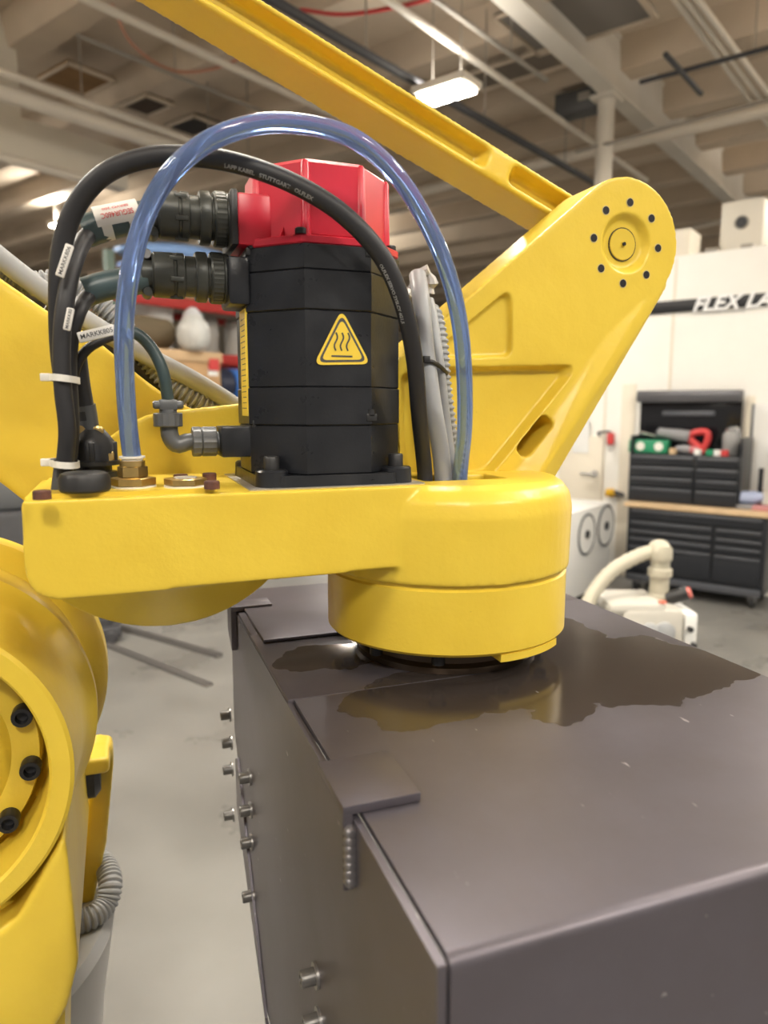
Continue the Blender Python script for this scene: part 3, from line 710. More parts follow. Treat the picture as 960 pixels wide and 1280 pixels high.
# red encoder cap
zc0 = zs[-1]; zc1 = zat(204, .77)
cap = obj('encoder_cap', octp(zc0+.008, zc1, .0745, .004, .414), RED, mo, 20)
obj('cap_flange', octp(zc0, zc0+.009, .0855, .0015, .45), RED, cap, 20)
for (dx, dy, ax_) in ((-.031, -.0745, 0), (.031, -.0745, 0), (-.0745, -.031, 1), (.0745, -.031, 1), (.0745, .031, 1), (-.0745, .031, 1), (.05, -.055, 0), (-.05, -.055, 0)):
    bm = nb(); prism(bm, [(-.0, 0), (.011, 0), (0, .016)], 'Y', -.001, .001)
    t = math.atan2(dy, dx); bmesh.ops.transform(bm, matrix=Matrix.Translation((MX+dx*.97, MY+dy*.97, zc0+.0085)) @ Matrix.Rotation(t, 4, 'Z'), verts=bm.verts)
    obj('rib', bm, RED, cap)
for (x, y, Y) in ((377, 289, .752), (490, 307, .80), (312, 300, .80)):
    p = P(x, y, Y); obj('cap_screw', lathe(nb(), (p.x, p.y+.004, zc0+.009), (0, 0, 1), [(0, .006), (.005, .006), (.006, .005)], 14), BLKP, cap)
# raised strip ribs on the cap faces
for k, t in enumerate((-90-22.5, -90+22.5, -90-67.5, -90+67.5)):
    r0 = .0745/math.cos(math.radians(22.5)); x0, y0 = MX+(r0-.002)*math.cos(math.radians(t)), MY+(r0-.002)*math.sin(math.radians(t))
    obj('corner_rib', lathe(nb(), (x0, y0, zc0+.006), (0, 0, 1), [(0, .0055), (zc1-zc0-.011, .0045), (zc1-zc0-.008, .0025)], 12), RED, cap)
# side box of the cap carrying the signal socket
YC = MY-.012
zb0, zb1 = P(296, 306, YC-.03).z, P(296, 240, YC-.03).z
sbx = obj('socket_box', bx((P(296, 275, YC-.03).x, YC-.033, zb0), (MX-.06, YC+.033, zb1), .003), RED, cap)
obj('socket_flange', bx((P(288, 275, YC-.03).x, YC-.036, zb0-.001), (P(297, 275, YC-.03).x, YC+.036, zb1+.002), .002), BLKP, sbx)
# power socket box
pb0, pb1 = P(300, 381, YC-.03).z, P(300, 320, YC-.03).z
pbx = obj('power_box', bx((P(285, 350, YC-.03).x, YC-.031, pb0), (MX-W2+.004, YC+.031, pb1), .004), BLK, mo)
# brake terminal box low down
tb0, tb1 = P(300, 571, MY-.03).z, P(300, 533, MY-.03).z
tbx = obj('terminal_box', bx((P(276, 552, MY-.03).x, MY-.036, tb0), (MX-W2+.004, MY+.014, tb1), .002), BLK, mo)
# warning label
tri = [(394, 455), (427, 389), (461, 454)]
def lab(f_, y0, y1, m, name, parent, rad):
    c = sum((Vector((P(x, y, .75).x, P(x, y, .75).z)) for x, y in tri), Vector((0, 0)))/3
    pts = [c+(Vector((P(x, y, .75).x, P(x, y, .75).z))-c)*f_ for x, y in tri]
    return obj(name, prism(nb(), rpoly(pts, rad, 6), 'Y', .75-y0, .75-y1), m, parent)
wl = lab(1.06, .0006, -.0006, WARN, 'warning_label', mo, .006); wl['label'] = 'yellow triangular hot surface warning sticker'
lab(.92, .0008, -.0003, INK, 'border', wl, .005); lab(.79, .0010, -.0003, WARN, 'field', wl, .004)
for k in (-1, 0, 1):
    q = [Vector((P(427+k*7.6+1.9*math.sin(s/7*math.pi*2), 416+s*3.2, .75).x, .7487, P(427, 416+s*3.2, .75).z)) for s in range(8)]
    obj('heat_wave', tube(nb(), spline(q, .0012), .0009, 6), INK, wl)
a_, b_ = P(414, 445, .75), P(440, 445, .75)
obj('bar', bx((a_.x, .7484, a_.z-.0008), (b_.x, .7496, a_.z+.0008)), INK, wl)
# rating plate on the left face
rz0, rz1 = P(310, 520, .80).z, P(310, 385, .80).z
rp = obj('rating_plate', bx((MX-W2-.0012, .8035, rz0), (MX-W2+.002, .84, rz1)), WARN, mo)
for k in range(17): obj('print_line', bx((MX-W2-.0015, .808, rz0+.008+k*.006), (MX-W2-.001, .836-(k%3)*.004, rz0+.0088+k*.006)), INK, rp)

# ================================================================== CABLES, PLUGS AND HOSES
def jacket(pts, r, m, name, parent, n=14, step=.006): return obj(name, tube(nb(), spline([P(*p) for p in pts], step), r, n), m, parent)
def plug(parent, x0, x1, y, Yc, R, m=OLIVE, saddle=True):
    """circular connector along X, its mating face at x1"""
    a = P(x0, y, Yc); b = P(x1, y, Yc); a.y = b.y = Yc; a.z = b.z; L = b.x-a.x
    pr = obj('connector', lathe(nb(), a, (1, 0, 0), [(0, R*.80), (.002, R*.88), (L*.26, R*.90), (L*.27, R*.84), (L*.30, R*.84), (L*.31, R*.90), (L*.40, R*.90), (L*.42, R*.80), (L*.56, R*.80), (L*.57, R*.80), (L, R*.80)], 28), m, parent)
    obj('grip_ring', knurl(nb(), a+Vector((L*.55, 0, 0)), (1, 0, 0), [(0, R*.95), (.002, R), (L*.14, R), (L*.15, R*.95)], 56, .0006), m, pr)
    obj('coupling_ring', knurl(nb(), a+Vector((L*.74, 0, 0)), (1, 0, 0), [(0, R*.97), (.002, R*1.03), (L*.16, R*1.03), (L*.17, R*.98)], 72, .0007), m, pr)
    obj('end_ring', lathe(nb(), a+Vector((L*.91, 0, 0)), (1, 0, 0), [(0, R), (L*.06, R), (L*.09, R*.9)], 28), m, pr)
    for k in range(6):
        t = k*math.pi/3+.3; c = a+Vector((L*.30, R*.86*math.cos(t), R*.86*math.sin(t))); obj('key', bx(c-Vector((L*.085, .0025, .0025)), c+Vector((L*.085, .0025, .0025)), .001), m, pr)
    if saddle:
        sd_ = obj('cable_clamp', lathe(nb(), a+Vector((-.012, 0, 0)), (1, 0, 0), [(0, R*.52), (.002, R*.60), (.013, R*.60)], 20), m, pr)
        for s in (-1, 1):
            c = a+Vector((-.005, 0, s*R*.72)); obj('clamp_screw', lathe(nb(), c+Vector((0, -.012, 0)), (0, 1, 0), [(0, .0045), (.002, .0055), (.024, .0055)], 12), BOLT if s > 0 else m, sd_)
    return pr
YS = YC
# signal cable with upper plug
sc_ = empty('signal_cable', P(95, 330, YS), 'black signal cable with dark green sleeve and upper plug at the red cap', 'cable')
plug(sc_, 197, 289, 276, YS, .0275)
jacket([(105, 290, YS-.004), (122, 284, YS-.004), (150, 276, YS-.002), (186, 270, YS)], .0158, SHRINK, 'heat_shrink', sc_, 18)
jacket([(130, 283, YS-.004), (110, 294, YS-.012), (99, 312, YS-.030), (89, 340, .78), (82, 375, .772), (78, 410, .77), (77, 450, .77), (79, 490, .77), (84, 535, .772), (82, 570, .778), (76, 617, .785)], .0083, RUB, 'jacket', sc_)
def wrap_tag(parent, x, y, Y, dx, dy, w_, h_, txt, m=TAGM, ink=INK, flip=False, th=.0018, name='marker_tag', tsize=.62, curve=None):
    o_ = P(x, y, Y); ex = (P(x+dx, y+dy, Y)-o_).normalized(); ez = Vector((0, -1, 0)); ey = ez.cross(ex)
    M = basis(o_, ex, ey)
    bm = bx((-w_/2, -h_/2, -th), (w_/2, h_/2, th), .0012); bmesh.ops.transform(bm, matrix=M, verts=bm.verts)
    t_ = obj(name, bm, m, parent)
    me = text_mesh(txt, 1, .0, 0, 0.01); xs = [v.co.x for v in me.vertices]; k = w_*.86/(max(xs)-min(xs)); k = min(k, h_*tsize)
    sx_ = w_*.86/(max(xs)-min(xs))
    me.transform(Matrix.Diagonal((sx_*(-1 if flip else 1), h_*tsize*(-1 if flip else 1), 1, 1))); me.transform(M @ Matrix.Translation((0, 0, th+.0002)))
    me.materials.append(ink); link('lettering', me, t_); return t_
# white saddle marker round the green sleeve
so = P(148, 276, YS-.004); ex = (P(178, 270, YS-.004)-P(118, 282, YS-.004)).normalized()
def sleeve(parent, o_, ex, r, L, a0, a1, m, name, th=.0012, n=14):
    ex = Vector(ex).normalized(); ey = Vector((0, -1, 0)); ey = (ey-ex*ey.dot(ex)).normalized(); ez = ex.cross(ey)*-1
    if ez.z < 0: ez = -ez
    bm = nb(); g = []
    for k in range(n+1):
        t = math.radians(a0+(a1-a0)*k/n); dv = ey*math.cos(t)+ez*math.sin(t)
        g.append([bm.verts.new(o_+ex*s+dv*rr) for s, rr in ((-L/2, r), (L/2, r), (L/2, r+th), (-L/2, r+th))])
    for u, v in zip(g, g[1:]):
        for i in range(4): bm.faces.new((u[i], u[(i+1) % 4], v[(i+1) % 4], v[i]))
    bm.faces.new(g[0]); bm.faces.new(g[-1][::-1]); return obj(name, bm, m, parent)
mk = sleeve(sc_, so, ex, .0161, .044, -20, 130, TAGM, 'marker_sleeve')
for s in (-.0135, .0135): sleeve(mk, so+ex*s, ex, .0160, .010, -165, 165, TAGM, 'marker_strap', .0011)
def sleeve_text(parent, o_, ex, r, s, w_, a_mid, h_, ink, flip):
    me = text_mesh(s, 1, 0, 0, .015); xs = [v.co.x for v in me.vertices]; ys = [v.co.y for v in me.vertices]
    kx = w_/(max(xs)-min(xs)); ky = h_/(max(ys)-min(ys)); ex = Vector(ex).normalized(); ey = Vector((0, -1, 0)); ey = (ey-ex*ey.dot(ex)).normalized(); ez = ex.cross(ey)
    if ez.z < 0: ez = -ez
    sg_ = -1 if flip else 1
    for v in me.vertices:
        u = v.co.x*kx*sg_; t = math.radians(a_mid)+v.co.y*ky*sg_/r; v.co = o_+ex*u+(ey*math.cos(t)+ez*math.sin(t))*(r+.0003)
    me.materials.append(ink); return link('lettering', me, parent)
sleeve_text(mk, so, ex, .0174, 'SEGUR460C', .032, 12, .0055, INKR, True)
sleeve_text(mk, so, ex, .0174, 'SERVO 200', .026, 36, .003, INKR, True)
jacket([(75.5, 618, .785), (79, 590, .783), (80.5, 578, .780)], .0094, SHRINKG, 'end_sleeve', sc_)
wrap_tag(sc_, 81, 326, .755, 11, -33, .031, .0078, 'MARKK806')
# power cable with lower plug
pcb = empty('power_cable', P(95, 400, YS), 'black power cable with dark green sleeve and lower plug at the motor', 'cable')
plug(pcb, 190, 286, 349, YS, .0262)
jacket([(107, 365, YS-.002), (130, 358, YS-.002), (160, 352, YS), (184, 349, YS)], .0146, SHRINK, 'heat_shrink', pcb, 18)
jacket([(125, 360, YS-.002), (107, 374, YS-.012), (97, 392, YS-.030), (89, 420, YS-.030), (86, 460, YS-.024), (88, 500, YS-.022), (89, 545, YS-.022), (85, 590, YS-.02), (83, 614, YS-.02)], .0078, RUB, 'jacket', pcb)
wrap_tag(pcb, 86, 399, .752, 6, -30, .021, .0068, 'MARKK80')
# brake cable with grey elbow plug
bcb = empty('brake_cable', P(210, 500, MY-.02), 'thin dark green cable with grey elbow plug beside the motor foot', 'cable')
jacket([(88, 540, YS-.012), (90, 500, YS-.014), (94, 462, YS-.016), (106, 440, YS-.018), (124, 427, YS-.018), (150, 416, YS-.014)], .0050, RUB, 'jacket', bcb)
jacket([(140, 418, YS-.016), (168, 416, YS-.008), (190, 436, YS-.006), (204, 466, YS-.008), (210, 500, MY-.012)], .0064, SHRINK, 'heat_shrink', bcb)
wrap_tag(bcb, 121, 417, YS-.040, 38, -9, .036, .0105, 'MARKK805')
e0 = P(211, 540, MY-.011); eY = MY-.011
elp = [P(210, 512, eY), P(211, 530, eY), P(213, 546, eY), P(222, 556, eY), P(236, 558, eY), P(262, 552, eY)]
for p in elp: p.y = eY
zt = P(250, 552, eY).z
elp[-1].z = zt; elp[-2].z = zt
elb = obj('elbow_plug', tube(nb(), spline(elp, .003), .0095, 18), GREYP, bcb)
p = P(210, 523, eY); obj('elbow_nut', knurl(nb(), (p.x, eY, p.z-.009), (0, 0, 1), [(0, .0145), (.001, .0155), (.014, .0155), (.015, .0145)], 32, .0008), GREYP, elb)
p = P(210, 506, eY); cl_ = obj('cable_clamp', bx((p.x-.010, eY-.009, p.z-.006), (p.x+.010, eY+.009, p.z+.006), .003), GREYP, elb)
for s in (-1, 1): obj('clamp_screw', lathe(nb(), (p.x+s*.012-s*.004, eY-.004, p.z), (s, 0, 0), [(0, .0045), (.006, .0045), (.008, .003)], 12), GREYP, cl_)
for (x0, w_, R_) in ((240, .010, .0165), (252, .016, .0165)):
    p = P(x0, 552, eY); obj('coupling_ring', knurl(nb(), (p.x, eY, zt), (1, 0, 0), [(0, R_*.95), (.001, R_), (w_-.001, R_), (w_, R_*.95)], 32, .0009), GREYP, elb)
p = P(264, 552, eY); obj('plug_neck', cyl(nb(), (p.x, eY, zt), (P(277, 552, eY).x+.003, eY, zt), .011), GREYP, elb)
# thick black cable looping over the motor
lc = empty('loop_cable', P(76, 612, .80), 'thick black cable looping over the red cap from plate to plate opening', 'cable')
lpts = [(80, 616, .812), (83, 585, .812), (86, 545, .812), (83, 500, .81), (75, 440, .80), (73, 370, .79), (77, 310, .785), (95, 258, .775), (130, 218, .76), (180, 198, .75), (235, 195, .74), (300, 205, .73), (370, 231, .72), (430, 269, .715), (478, 322, .715), (505, 385, .725), (518, 450, .745), (524, 520, .775), (530, 580, .80), (532, 618, .80)]
lpath = spline([P(*p) for p in lpts], .005)
ljk = obj('jacket', tube(nb(), lpath, .0094, 18), RUB, lc)

def along_text(path, s, s0, size, ink, parent, r, side):
    me = text_mesh(s, size, 0, 0, .0002); L = [0]
    for a, b in zip(path, path[1:]): L.append(L[-1]+(b-a).length)
    xs = [v.co.x for v in me.vertices]; mn = min(xs)
    for v in me.vertices:
        t = s0+v.co.x-mn; j = max(0, min(len(L)-2, sum(1 for q in L if q <= t)-1)); f = (t-L[j])/(L[j+1]-L[j]); p = path[j].lerp(path[j+1], f)
        T = (path[j+1]-path[j]).normalized(); out = (CAM-p); out = (out-T*out.dot(T)).normalized(); sd = T.cross(out)*-1
        an = (v.co.y)/r+side; v.co = p+(out*math.cos(an)+sd*math.sin(an))*(r+.0002)
    me.materials.append(ink); return link('lettering', me, parent)
along_text(lpath, 'LAPP KABEL   STUTTGART   OLFLEX', .44, .0055, PRINT, ljk, .0094, -.5)
along_text(lpath, 'OLFLEX SERVO 2YSLCY 4G1,5', .62, .005, PRINT, ljk, .0094, -.6)
# cable into the black round gland connector
gl = empty('gland_connector', P(115, 600, .84), 'black round connector with screwed collar under a black cable on the plate', 'connector')
YG2 = .842; gx = P(116, 570, YG2).x; zq = lambda y: P(114, y, YG2).z
cpj = [(96, 440, .83), (101, 480, .835), (107, 515, .84), (112, 545, YG2)]
obj('jacket', tube(nb(), spline([P(*p) for p in cpj], .005), .0095, 16), RUB, gl)
jacket([(106, 506, .84), (109, 522, YG2), (111, 538, YG2)], .0108, SHRINKG, 'heat_shrink', gl, 16)
gb = obj('body', lathe(nb(), (gx, YG2, zf+.003), (0, 0, 1), [(0, .026), (.012, .026), (.0125, .019), (.019, .019), (.0195, .0275), (.024, .0275), (.025, .0252), (zq(551)-zf-.006, .0245), (zq(544)-zf-.004, .019), (zq(540)-zf, .013)], 36), BLKP, gl)
for k in range(5):
    t = math.radians(-90+k*72); obj('groove_rib', bx((gx+.0235*math.cos(t)-.003, YG2+.0235*math.sin(t)-.003, zf+.026), (gx+.0235*math.cos(t)+.003, YG2+.0235*math.sin(t)+.003, zq(552)), .001), BLKP, gb)
p = P(112, 538, YG2); cl2 = obj('clamp', bx((p.x-.011, YG2-.008, p.z-.005), (p.x+.011, YG2+.008, p.z+.005), .003), BLKP, gl)
for s in (-1, 1): obj('clamp_screw', lathe(nb(), (p.x+s*.009, YG2-.007, p.z), (0, -1, 0), [(0, .0055), (.004, .0055), (.005, .004)], 14), BRASS, cl2)
p = P(138, 571, YG2-.012); obj('side_screw', lathe(bx((p.x-.006, p.y-.004, p.z-.006), (p.x+.004, p.y+.008, p.z+.006), .002), (p.x-.001, p.y-.004, p.z), (0, -1, 0), [(0, .0042), (.003, .0042)], 14), BRASS, gb)
# loose black cap in front of it
p = PZ(106, 615, zf+.004); tag(obj('screw_cap', lathe(nb(), (p.x, p.y+.012, ZP+.0045), (0, 0, 1), [(0, .0215), (.002, .0235), (.014, .0235), (.0175, .0215), (.019, .018), (.0195, 0)], 36), BLKP), 'black round protective cap standing in front of the gland connector', 'cap')
# rusty plugs on the plate
rm = mesh('rusty_plug', lathe(nb(), (0, 0, 0), (0, 0, 1), [(0, .0078), (.007, .0078), (.008, .007), (.0082, 0)], 14), RUST)
for (x, y, lab_) in ((53, 624, 'rusty brown bolt head at the left front corner of the cover plate'), (265, 611, 'rusty brown bolt head right of the hexagonal brass plug'), (262, 600, 'rusty brown bolt head at the back right corner of the cover plate'), (226, 602, 'rusty brown bolt head behind the hexagonal brass plug')):
    p = PZ(x, y, ZP+.0045); tag(inst('rusty_bolt', rm, Matrix.Translation((p.x, p.y, ZP+.0045))), lab_, 'bolt', 'rusty bolts on the cover plate')
# brass fitting with the clear hose
def hexa(bm, c, z0, z1, r, ch=.0015):
    return lathe(bm, (c[0], c[1], z0), (0, 0, 1), [(0, r-ch), (ch*.6, r), (z1-z0-ch*.6, r), (z1-z0, r-ch)], 6, .35)
pf = PZ(167, 609, ZP+.0045); pf.y += .004
ft = empty('brass_fitting', (pf.x, pf.y, ZP+.0045), 'two-step hexagonal brass fitting under the clear blue hose', 'fitting')
obj('washer', lathe(nb(), (pf.x, pf.y, ZP+.0045), (0, 0, 1), [(0, .0225), (.0015, .0225)], 32), WHITE, ft)
obj('base_hex', hexa(nb(), pf, ZP+.006, ZP+.0145, .0225), BRASS, ft)
obj('upper_hex', hexa(nb(), pf, ZP+.0145, ZP+.026, .0150), BRASS, ft)
obj('collar', lathe(nb(), (pf.x, pf.y, ZP+.026), (0, 0, 1), [(0, .0125), (.005, .0125), (.0055, .0115)], 28), BRASS, ft)
obj('release_ring', lathe(nb(), (pf.x, pf.y, ZP+.0315), (0, 0, 1), [(0, .0105), (.002, .0105), (.0025, .0128), (.0045, .0128)], 28), WHITE, ft)
pg = PZ(233, 609, ZP+.0045); pg.y += .008
bp_ = empty('brass_plug', (pg.x, pg.y, ZP+.0045), 'low hexagonal brass plug with nothing connected to it', 'plug')
obj('washer', lathe(nb(), (pg.x, pg.y, ZP+.0045), (0, 0, 1), [(0, .0215), (.0015, .0215)], 32), WHITE, bp_)
obj('hex', hexa(nb(), pg, ZP+.006, ZP+.0135, .0215), BRASS, bp_); obj('recess', lathe(nb(), (pg.x, pg.y, ZP+.0135), (0, 0, 1), [(0, .012), (.0012, .011)], 24), GALV, bp_)
# clear blue hose
hp_ = [(166, 578, pf.y), (160, 530, pf.y-.005), (156, 470, pf.y-.012), (155, 410, pf.y-.025), (162, 345, pf.y-.04), (180, 275, .74), (212, 218, .72), (262, 176, .705), (325, 155, .70), (390, 157, .70), (445, 175, .70), (492, 215, .705), (528, 268, .715), (556, 330, .725), (573, 395, .735), (580, 460, .75), (581, 530, .775), (576, 585, .795), (574, 616, .80)]
tp = spline([P(*p) for p in hp_], .005); tp[0] = Vector((pf.x, pf.y, ZP+.030))
hz = empty('clear_hose', tp[0], 'clear blue plastic hose arching high over the motor from the brass fitting', 'hose')
def shell(path, ro, ri, n=20):
    bm = nb(); tube(bm, path, ro, n, False); k0 = len(bm.verts); tube(bm, path, ri, n, False); return bm
obj('hose_wall', shell(tp, .0092, .0064), TUBE, hz, 180)
# conduits and cable bundle by the motor
cg = empty('conduit_bundle', P(545, 600, .81), 'grey conduits strapped together standing between motor and clear hose', 'conduit')
cond([(522, 345, .86), (526, 372, .835), (531, 430, .82), (540, 500, .81), (550, 560, .81), (556, 618, .81)], .0110, False, 'smooth_conduit', cg)
cond([(536, 376, .86), (541, 400, .845), (548, 450, .83), (556, 520, .82), (566, 600, .815), (568, 618, .815)], .0068, False, 'thin_conduit', cg)
cond([(512, 440, .95), (526, 402, .90), (541, 388, .87), (551, 420, .85), (556, 480, .84), (565, 550, .835), (573, 618, .83)], .0088, True, 'corrugated_conduit', cg)
cond([(536, 440, .84), (545, 510, .83), (556, 580, .825), (560, 618, .825)], .0095, True, 'rear_corrugated_conduit', cg)
st = [P(531, 452, .808), P(540, 452, .803), P(550, 458, .810), (P(558, 466, .828)), P(556, 468, .85)]
tie = tag(obj('cable_tie', tube(nb(), spline(st, .003), .0026, 8), BLKP), 'black cable tie strapping the grey conduits', 'cable tie')
p = P(533, 449, .803); obj('tie_head', bx(p-Vector((.004, .003, .004)), p+Vector((.004, .003, .004)), .001), BLKP, tie)
wr = [(505, 370, .90), (520, 352, .89), (530, 338, .885), (540, 350, .885), (538, 366, .89)]
tag(obj('plastic_wrap', tube(nb(), spline([P(*q) for q in wr], .006), lambda i, s: .006+.003*math.sin(i*2.1), 8), FOIL), 'crumpled clear plastic wrap on top of the grey conduits', 'plastic wrap')
# white nylon ties on the cables
def nylon(x, y, Y, L, r, label, tail=True, tilt=.12):
    o_ = P(x, y, Y); t_ = empty('cable_tie', o_, label, 'cable tie', 'white nylon cable ties')
    bm = nb(); n = 24; g = []
    for k in range(n):
        t = 2*math.pi*k/n; c = o_+Vector((r[0]*math.cos(t), r[1]*math.sin(t), -tilt*r[0]*math.cos(t))); nv = Vector((math.cos(t), math.sin(t), 0))
        g.append([bm.verts.new(c+nv*s+Vector((0, 0, z))) for s, z in ((0, -L/2), (.0012, -L/2), (.0012, L/2), (0, L/2))])
    for k in range(n):
        u, v = g[k], g[(k+1) % n]
        for i in range(4): bm.faces.new((u[i], u[(i+1) % 4], v[(i+1) % 4], v[i]))
    obj('strap', bm, WHITE, t_)
    h_ = o_+Vector((-r[0]-.004, -.003, tilt*r[0])); obj('head', bx(h_-Vector((.005, .0035, .0038)), h_+Vector((.005, .0035, .0038)), .001), WHITE, t_)
nylon(81, 474, .792, .0065, (.0128, .034), 'white nylon tie round the black cables, the upper one')
nylon(81, 579, .796, .0065, (.0128, .030), 'white nylon tie round the black cables, just above the plate')

# ================================================================== THE STEEL BOX ON THE FLANGE
ZB = 1.4885; BX0, BX1, BY0, BY1 = .155, .695, .335, 1.16; HB = .50
gb_ = empty('steel_box', ((BX0+BX1)/2, (BY0+BY1)/2, ZB-HB), 'large dark steel box bolted under the yellow wrist flange', 'box')
T = .006
# left side plate, lower edge stepping down towards the front
zl = lambda x, y: PX(x, y, BX0)
f1 = Vector((PX(284, 905, BX0).y, PX(284, 905, BX0).z))
side = [(BY0+.002, ZB-.004), (BY1-.012, ZB-.004), (BY1-.012, 1.27), (BY1-.05, 1.22), (.92, .96), (BY0+.002, .96)]
obj('side_plate', prism(nb(), rpoly(side, .002, 2), 'X', BX0, BX0+T), STEEL, gb_)
obj('side_plate', prism(nb(), [(BY0+.01, ZB-.006), (BY1, ZB-.006), (BY1, ZB-.3), (.92, .96), (BY0+.01, .96)], 'X', BX1-T, BX1-.001), STEEL, gb_)
obj('end_plate', bx((BX0+T, BY1-.012-T, 1.23), (BX1-T, BY1-.012, ZB-.008), .001), STEEL, gb_)
# lid that folds down over the front
R = .009; pr = [(BY0+.0, .97), (BY0, ZB-R)]
for k in range(1, 7): t = math.pi*(1-k/12.); pr.append((BY0+R+R*math.cos(math.pi-k*math.pi/12), ZB-R+R*math.sin(k*math.pi/12)))
pr = [(BY0, .97)]+[(BY0+R-R*math.cos(k*math.pi/12), ZB-R+R*math.sin(k*math.pi/12)) for k in range(7)]+[(.728, ZB), (.728, ZB-.006), (BY0+R, ZB-.006), (BY0+.006, ZB-R), (BY0+.006, .97)]
obj('folded_lid', prism(nb(), pr, 'X', BX0+.0075, BX1-.0), STEEL, gb_, 50)
# narrow bright edge of the side plate beside the lid and the middle strip
obj('mid_strip', bx((BX0+.001, .7305, ZB-.008), (.40, .97, ZB-.0003), .0015), STEEL, gb_)
obj('lid_extension', bx((.40, .7281, ZB-.006), (BX1, .9699, ZB)), STEEL, gb_)
obj('raised_plate', bx((BX0+.012, .9245, ZB), (.42, BY1+.04, ZB+.005), .0012), STEEL, gb_)
obj('rear_strip', bx((BX0+.002, .97, ZB-.008), (BX1, BY1+.02, ZB-.0003), .002), STEEL, gb_)
# clips: angle tabs welded to the side
def clip(px, y0, y1, w_, drop, name='corner_clip', weld=True):
    t_ = .0065
    pf_ = [(BX0-.0085, ZB+t_), (BX0+w_, ZB+t_), (BX0+w_, ZB+.0008), (BX0-.0005, ZB+.0008), (BX0-.0005, ZB-.03), (BX0-.0085, ZB-.03)]
    c = obj(name, bx((BX0-.0085, y0, ZB+.0008), (BX0+w_, y1, ZB+.0085), .0008), STEEL, gb_)
    L_ = [(y0, ZB+.002), (y1, ZB+.002), (y1, ZB-drop*.62), (y0+.006, ZB-drop), (y0, ZB-drop)]
    lb2 = prism(nb(), L_, 'X', BX0-.0085, BX0-.0004); bmesh.ops.bevel(lb2, geom=list(lb2.edges), offset=.0008, segments=2, affect='EDGES'); obj('clip_leg', lb2, STEEL, c)
    return c
yA = PZ(440, 1020, ZB).y; yB = PZ(400, 952, ZB+.0085).y
k1 = clip(None, yA, yB, PZ(527, 992, ZB+.008).x-BX0, .062)
bm = nb()
wy = yA-.004
for k in range(7):
    z = ZB-.012-k*.0068; 
    lathe(bm, (BX0-.0030, wy+.004, z), (0, -1, 0), [(0, .0058), (.0035, .0055), (.006, .0035), (.007, 0)], 10)
obj('weld_bead', bm, mat('weld_steel', (.20, .19, .20), .35, .7), k1)
yC, yD = PZ(300, 762, ZB).y, PZ(296, 748, ZB).y
clip(None, 1.085, 1.125, .055, .06)
# socket screws down the side
bs = mesh('socket_screw', lathe(nb(), (0, 0, 0), (-1, 0, 0), [(0, .0082), (.0135, .0082), (.0150, .0074), (.0150, .0045), (.008, .0042), (.008, 0)], 18), mat('screw_grey', (.14, .135, .13), .4, .6))
bw = mesh('washer', lathe(nb(), (0, 0, 0), (-1, 0, 0), [(0, .0122), (.0026, .0122)], 22), BOLT)
for (x, y) in ((288, 893), (290, 928), (291, 961), (292, 1018), (313, 971), (314, 1012), (315, 1052), (317, 1119), (396, 1219), (400, 1275)):
    p = PX(x, y, BX0); wq = inst('washer', bw, Matrix.Translation(p), gb_); inst('socket_screw', bs, Matrix.Translation(p+Vector((-.0016, 0, 0))), wq)
# lower brace plate showing below the sloping edge
q = [(PX(x, y, BX0+.02).y, PX(x, y, BX0+.02).z) for x, y in ((291, 1000), (300, 1010), (318, 1085), (375, 1300), (352, 1300), (310, 1110), (290, 1030))]
lo_ = [(1.10, 1.245), (1.12, 1.235), (1.12, 1.15), (.80, .86), (.40, .86), (.40, .95), (.90, .955)]
obj('lower_brace', prism(nb(), lo_, 'X', BX0-.004, BX0-.0003), STEEL, gb_)
obj('lower_cheek', prism(nb(), [(1.125, 1.20), (1.125, 1.10), (.80, .80), (.40, .80), (.40, .90), (.80, .88)], 'X', BX0+.012, BX0+.018), STEEL, gb_)

# ================================================================== WORKBENCH AGAINST THE WALL
def bz(y, a=AW, x=860): return PA(x, y, a).z
def by(x, a=AW, y=690): return PA(x, y, a).y
BT = PA(945, 640, AW).z; bL_, bR_ = by(782), by(957)
wbn = empty('tool_cabinet', MBLD @ Vector((AW+.3, (bL_+bR_)/2, 0)), 'wide black rolling tool cabinet with a light wooden top', 'tool cabinet')
ZK = .13
H_ = BT-.045
obj('body', bx((AW+.012, bR_, ZK), (AW+.58, bL_, H_), .006), CAB, wbn, bld=True)
obj('worktop', bx((AW-.03, bR_-.5, H_), (AW+.60, bL_+.03, BT), .005), WOOD, wbn, bld=True)
wid = bL_-bR_; mid = by(891)
rows_l = [(.13, .235), (.235, .34), (.34, .46), (.46, .86)]
def drawer(lo_b, hi_b, f0, f1, parent, a, z0, z1, hm_=CABH):
    zt_ = z1-(z1-z0)*f0; zb2 = z1-(z1-z0)*f1
    d_ = obj('drawer', bx((a-.012, lo_b, zb2+.006), (a+.02, hi_b, zt_-.006), .004), CAB, parent, bld=True)
    obj('handle', bx((a-.030, lo_b+.01, zt_-.032), (a-.010, hi_b-.01, zt_-.010), .006), hm_, d_, bld=True)
z0, z1 = ZK+.02, H_-.01
drawer(bR_+.03, bL_-.03, .0, .155, wbn, AW, z0, z1)
for f0, f1 in ((.165, .29), (.29, .40), (.40, .52), (.52, .90)):
    drawer(mid+.012, bL_-.03, f0, f1, wbn, AW, z0, z1); drawer(bR_+.03, mid-.012, f0, f1, wbn, AW, z0, z1)
obj('bottom_rail', bx((AW-.01, bR_+.02, ZK-.01), (AW+.03, bL_-.02, ZK+.055), .006), CABH, wbn, bld=True)
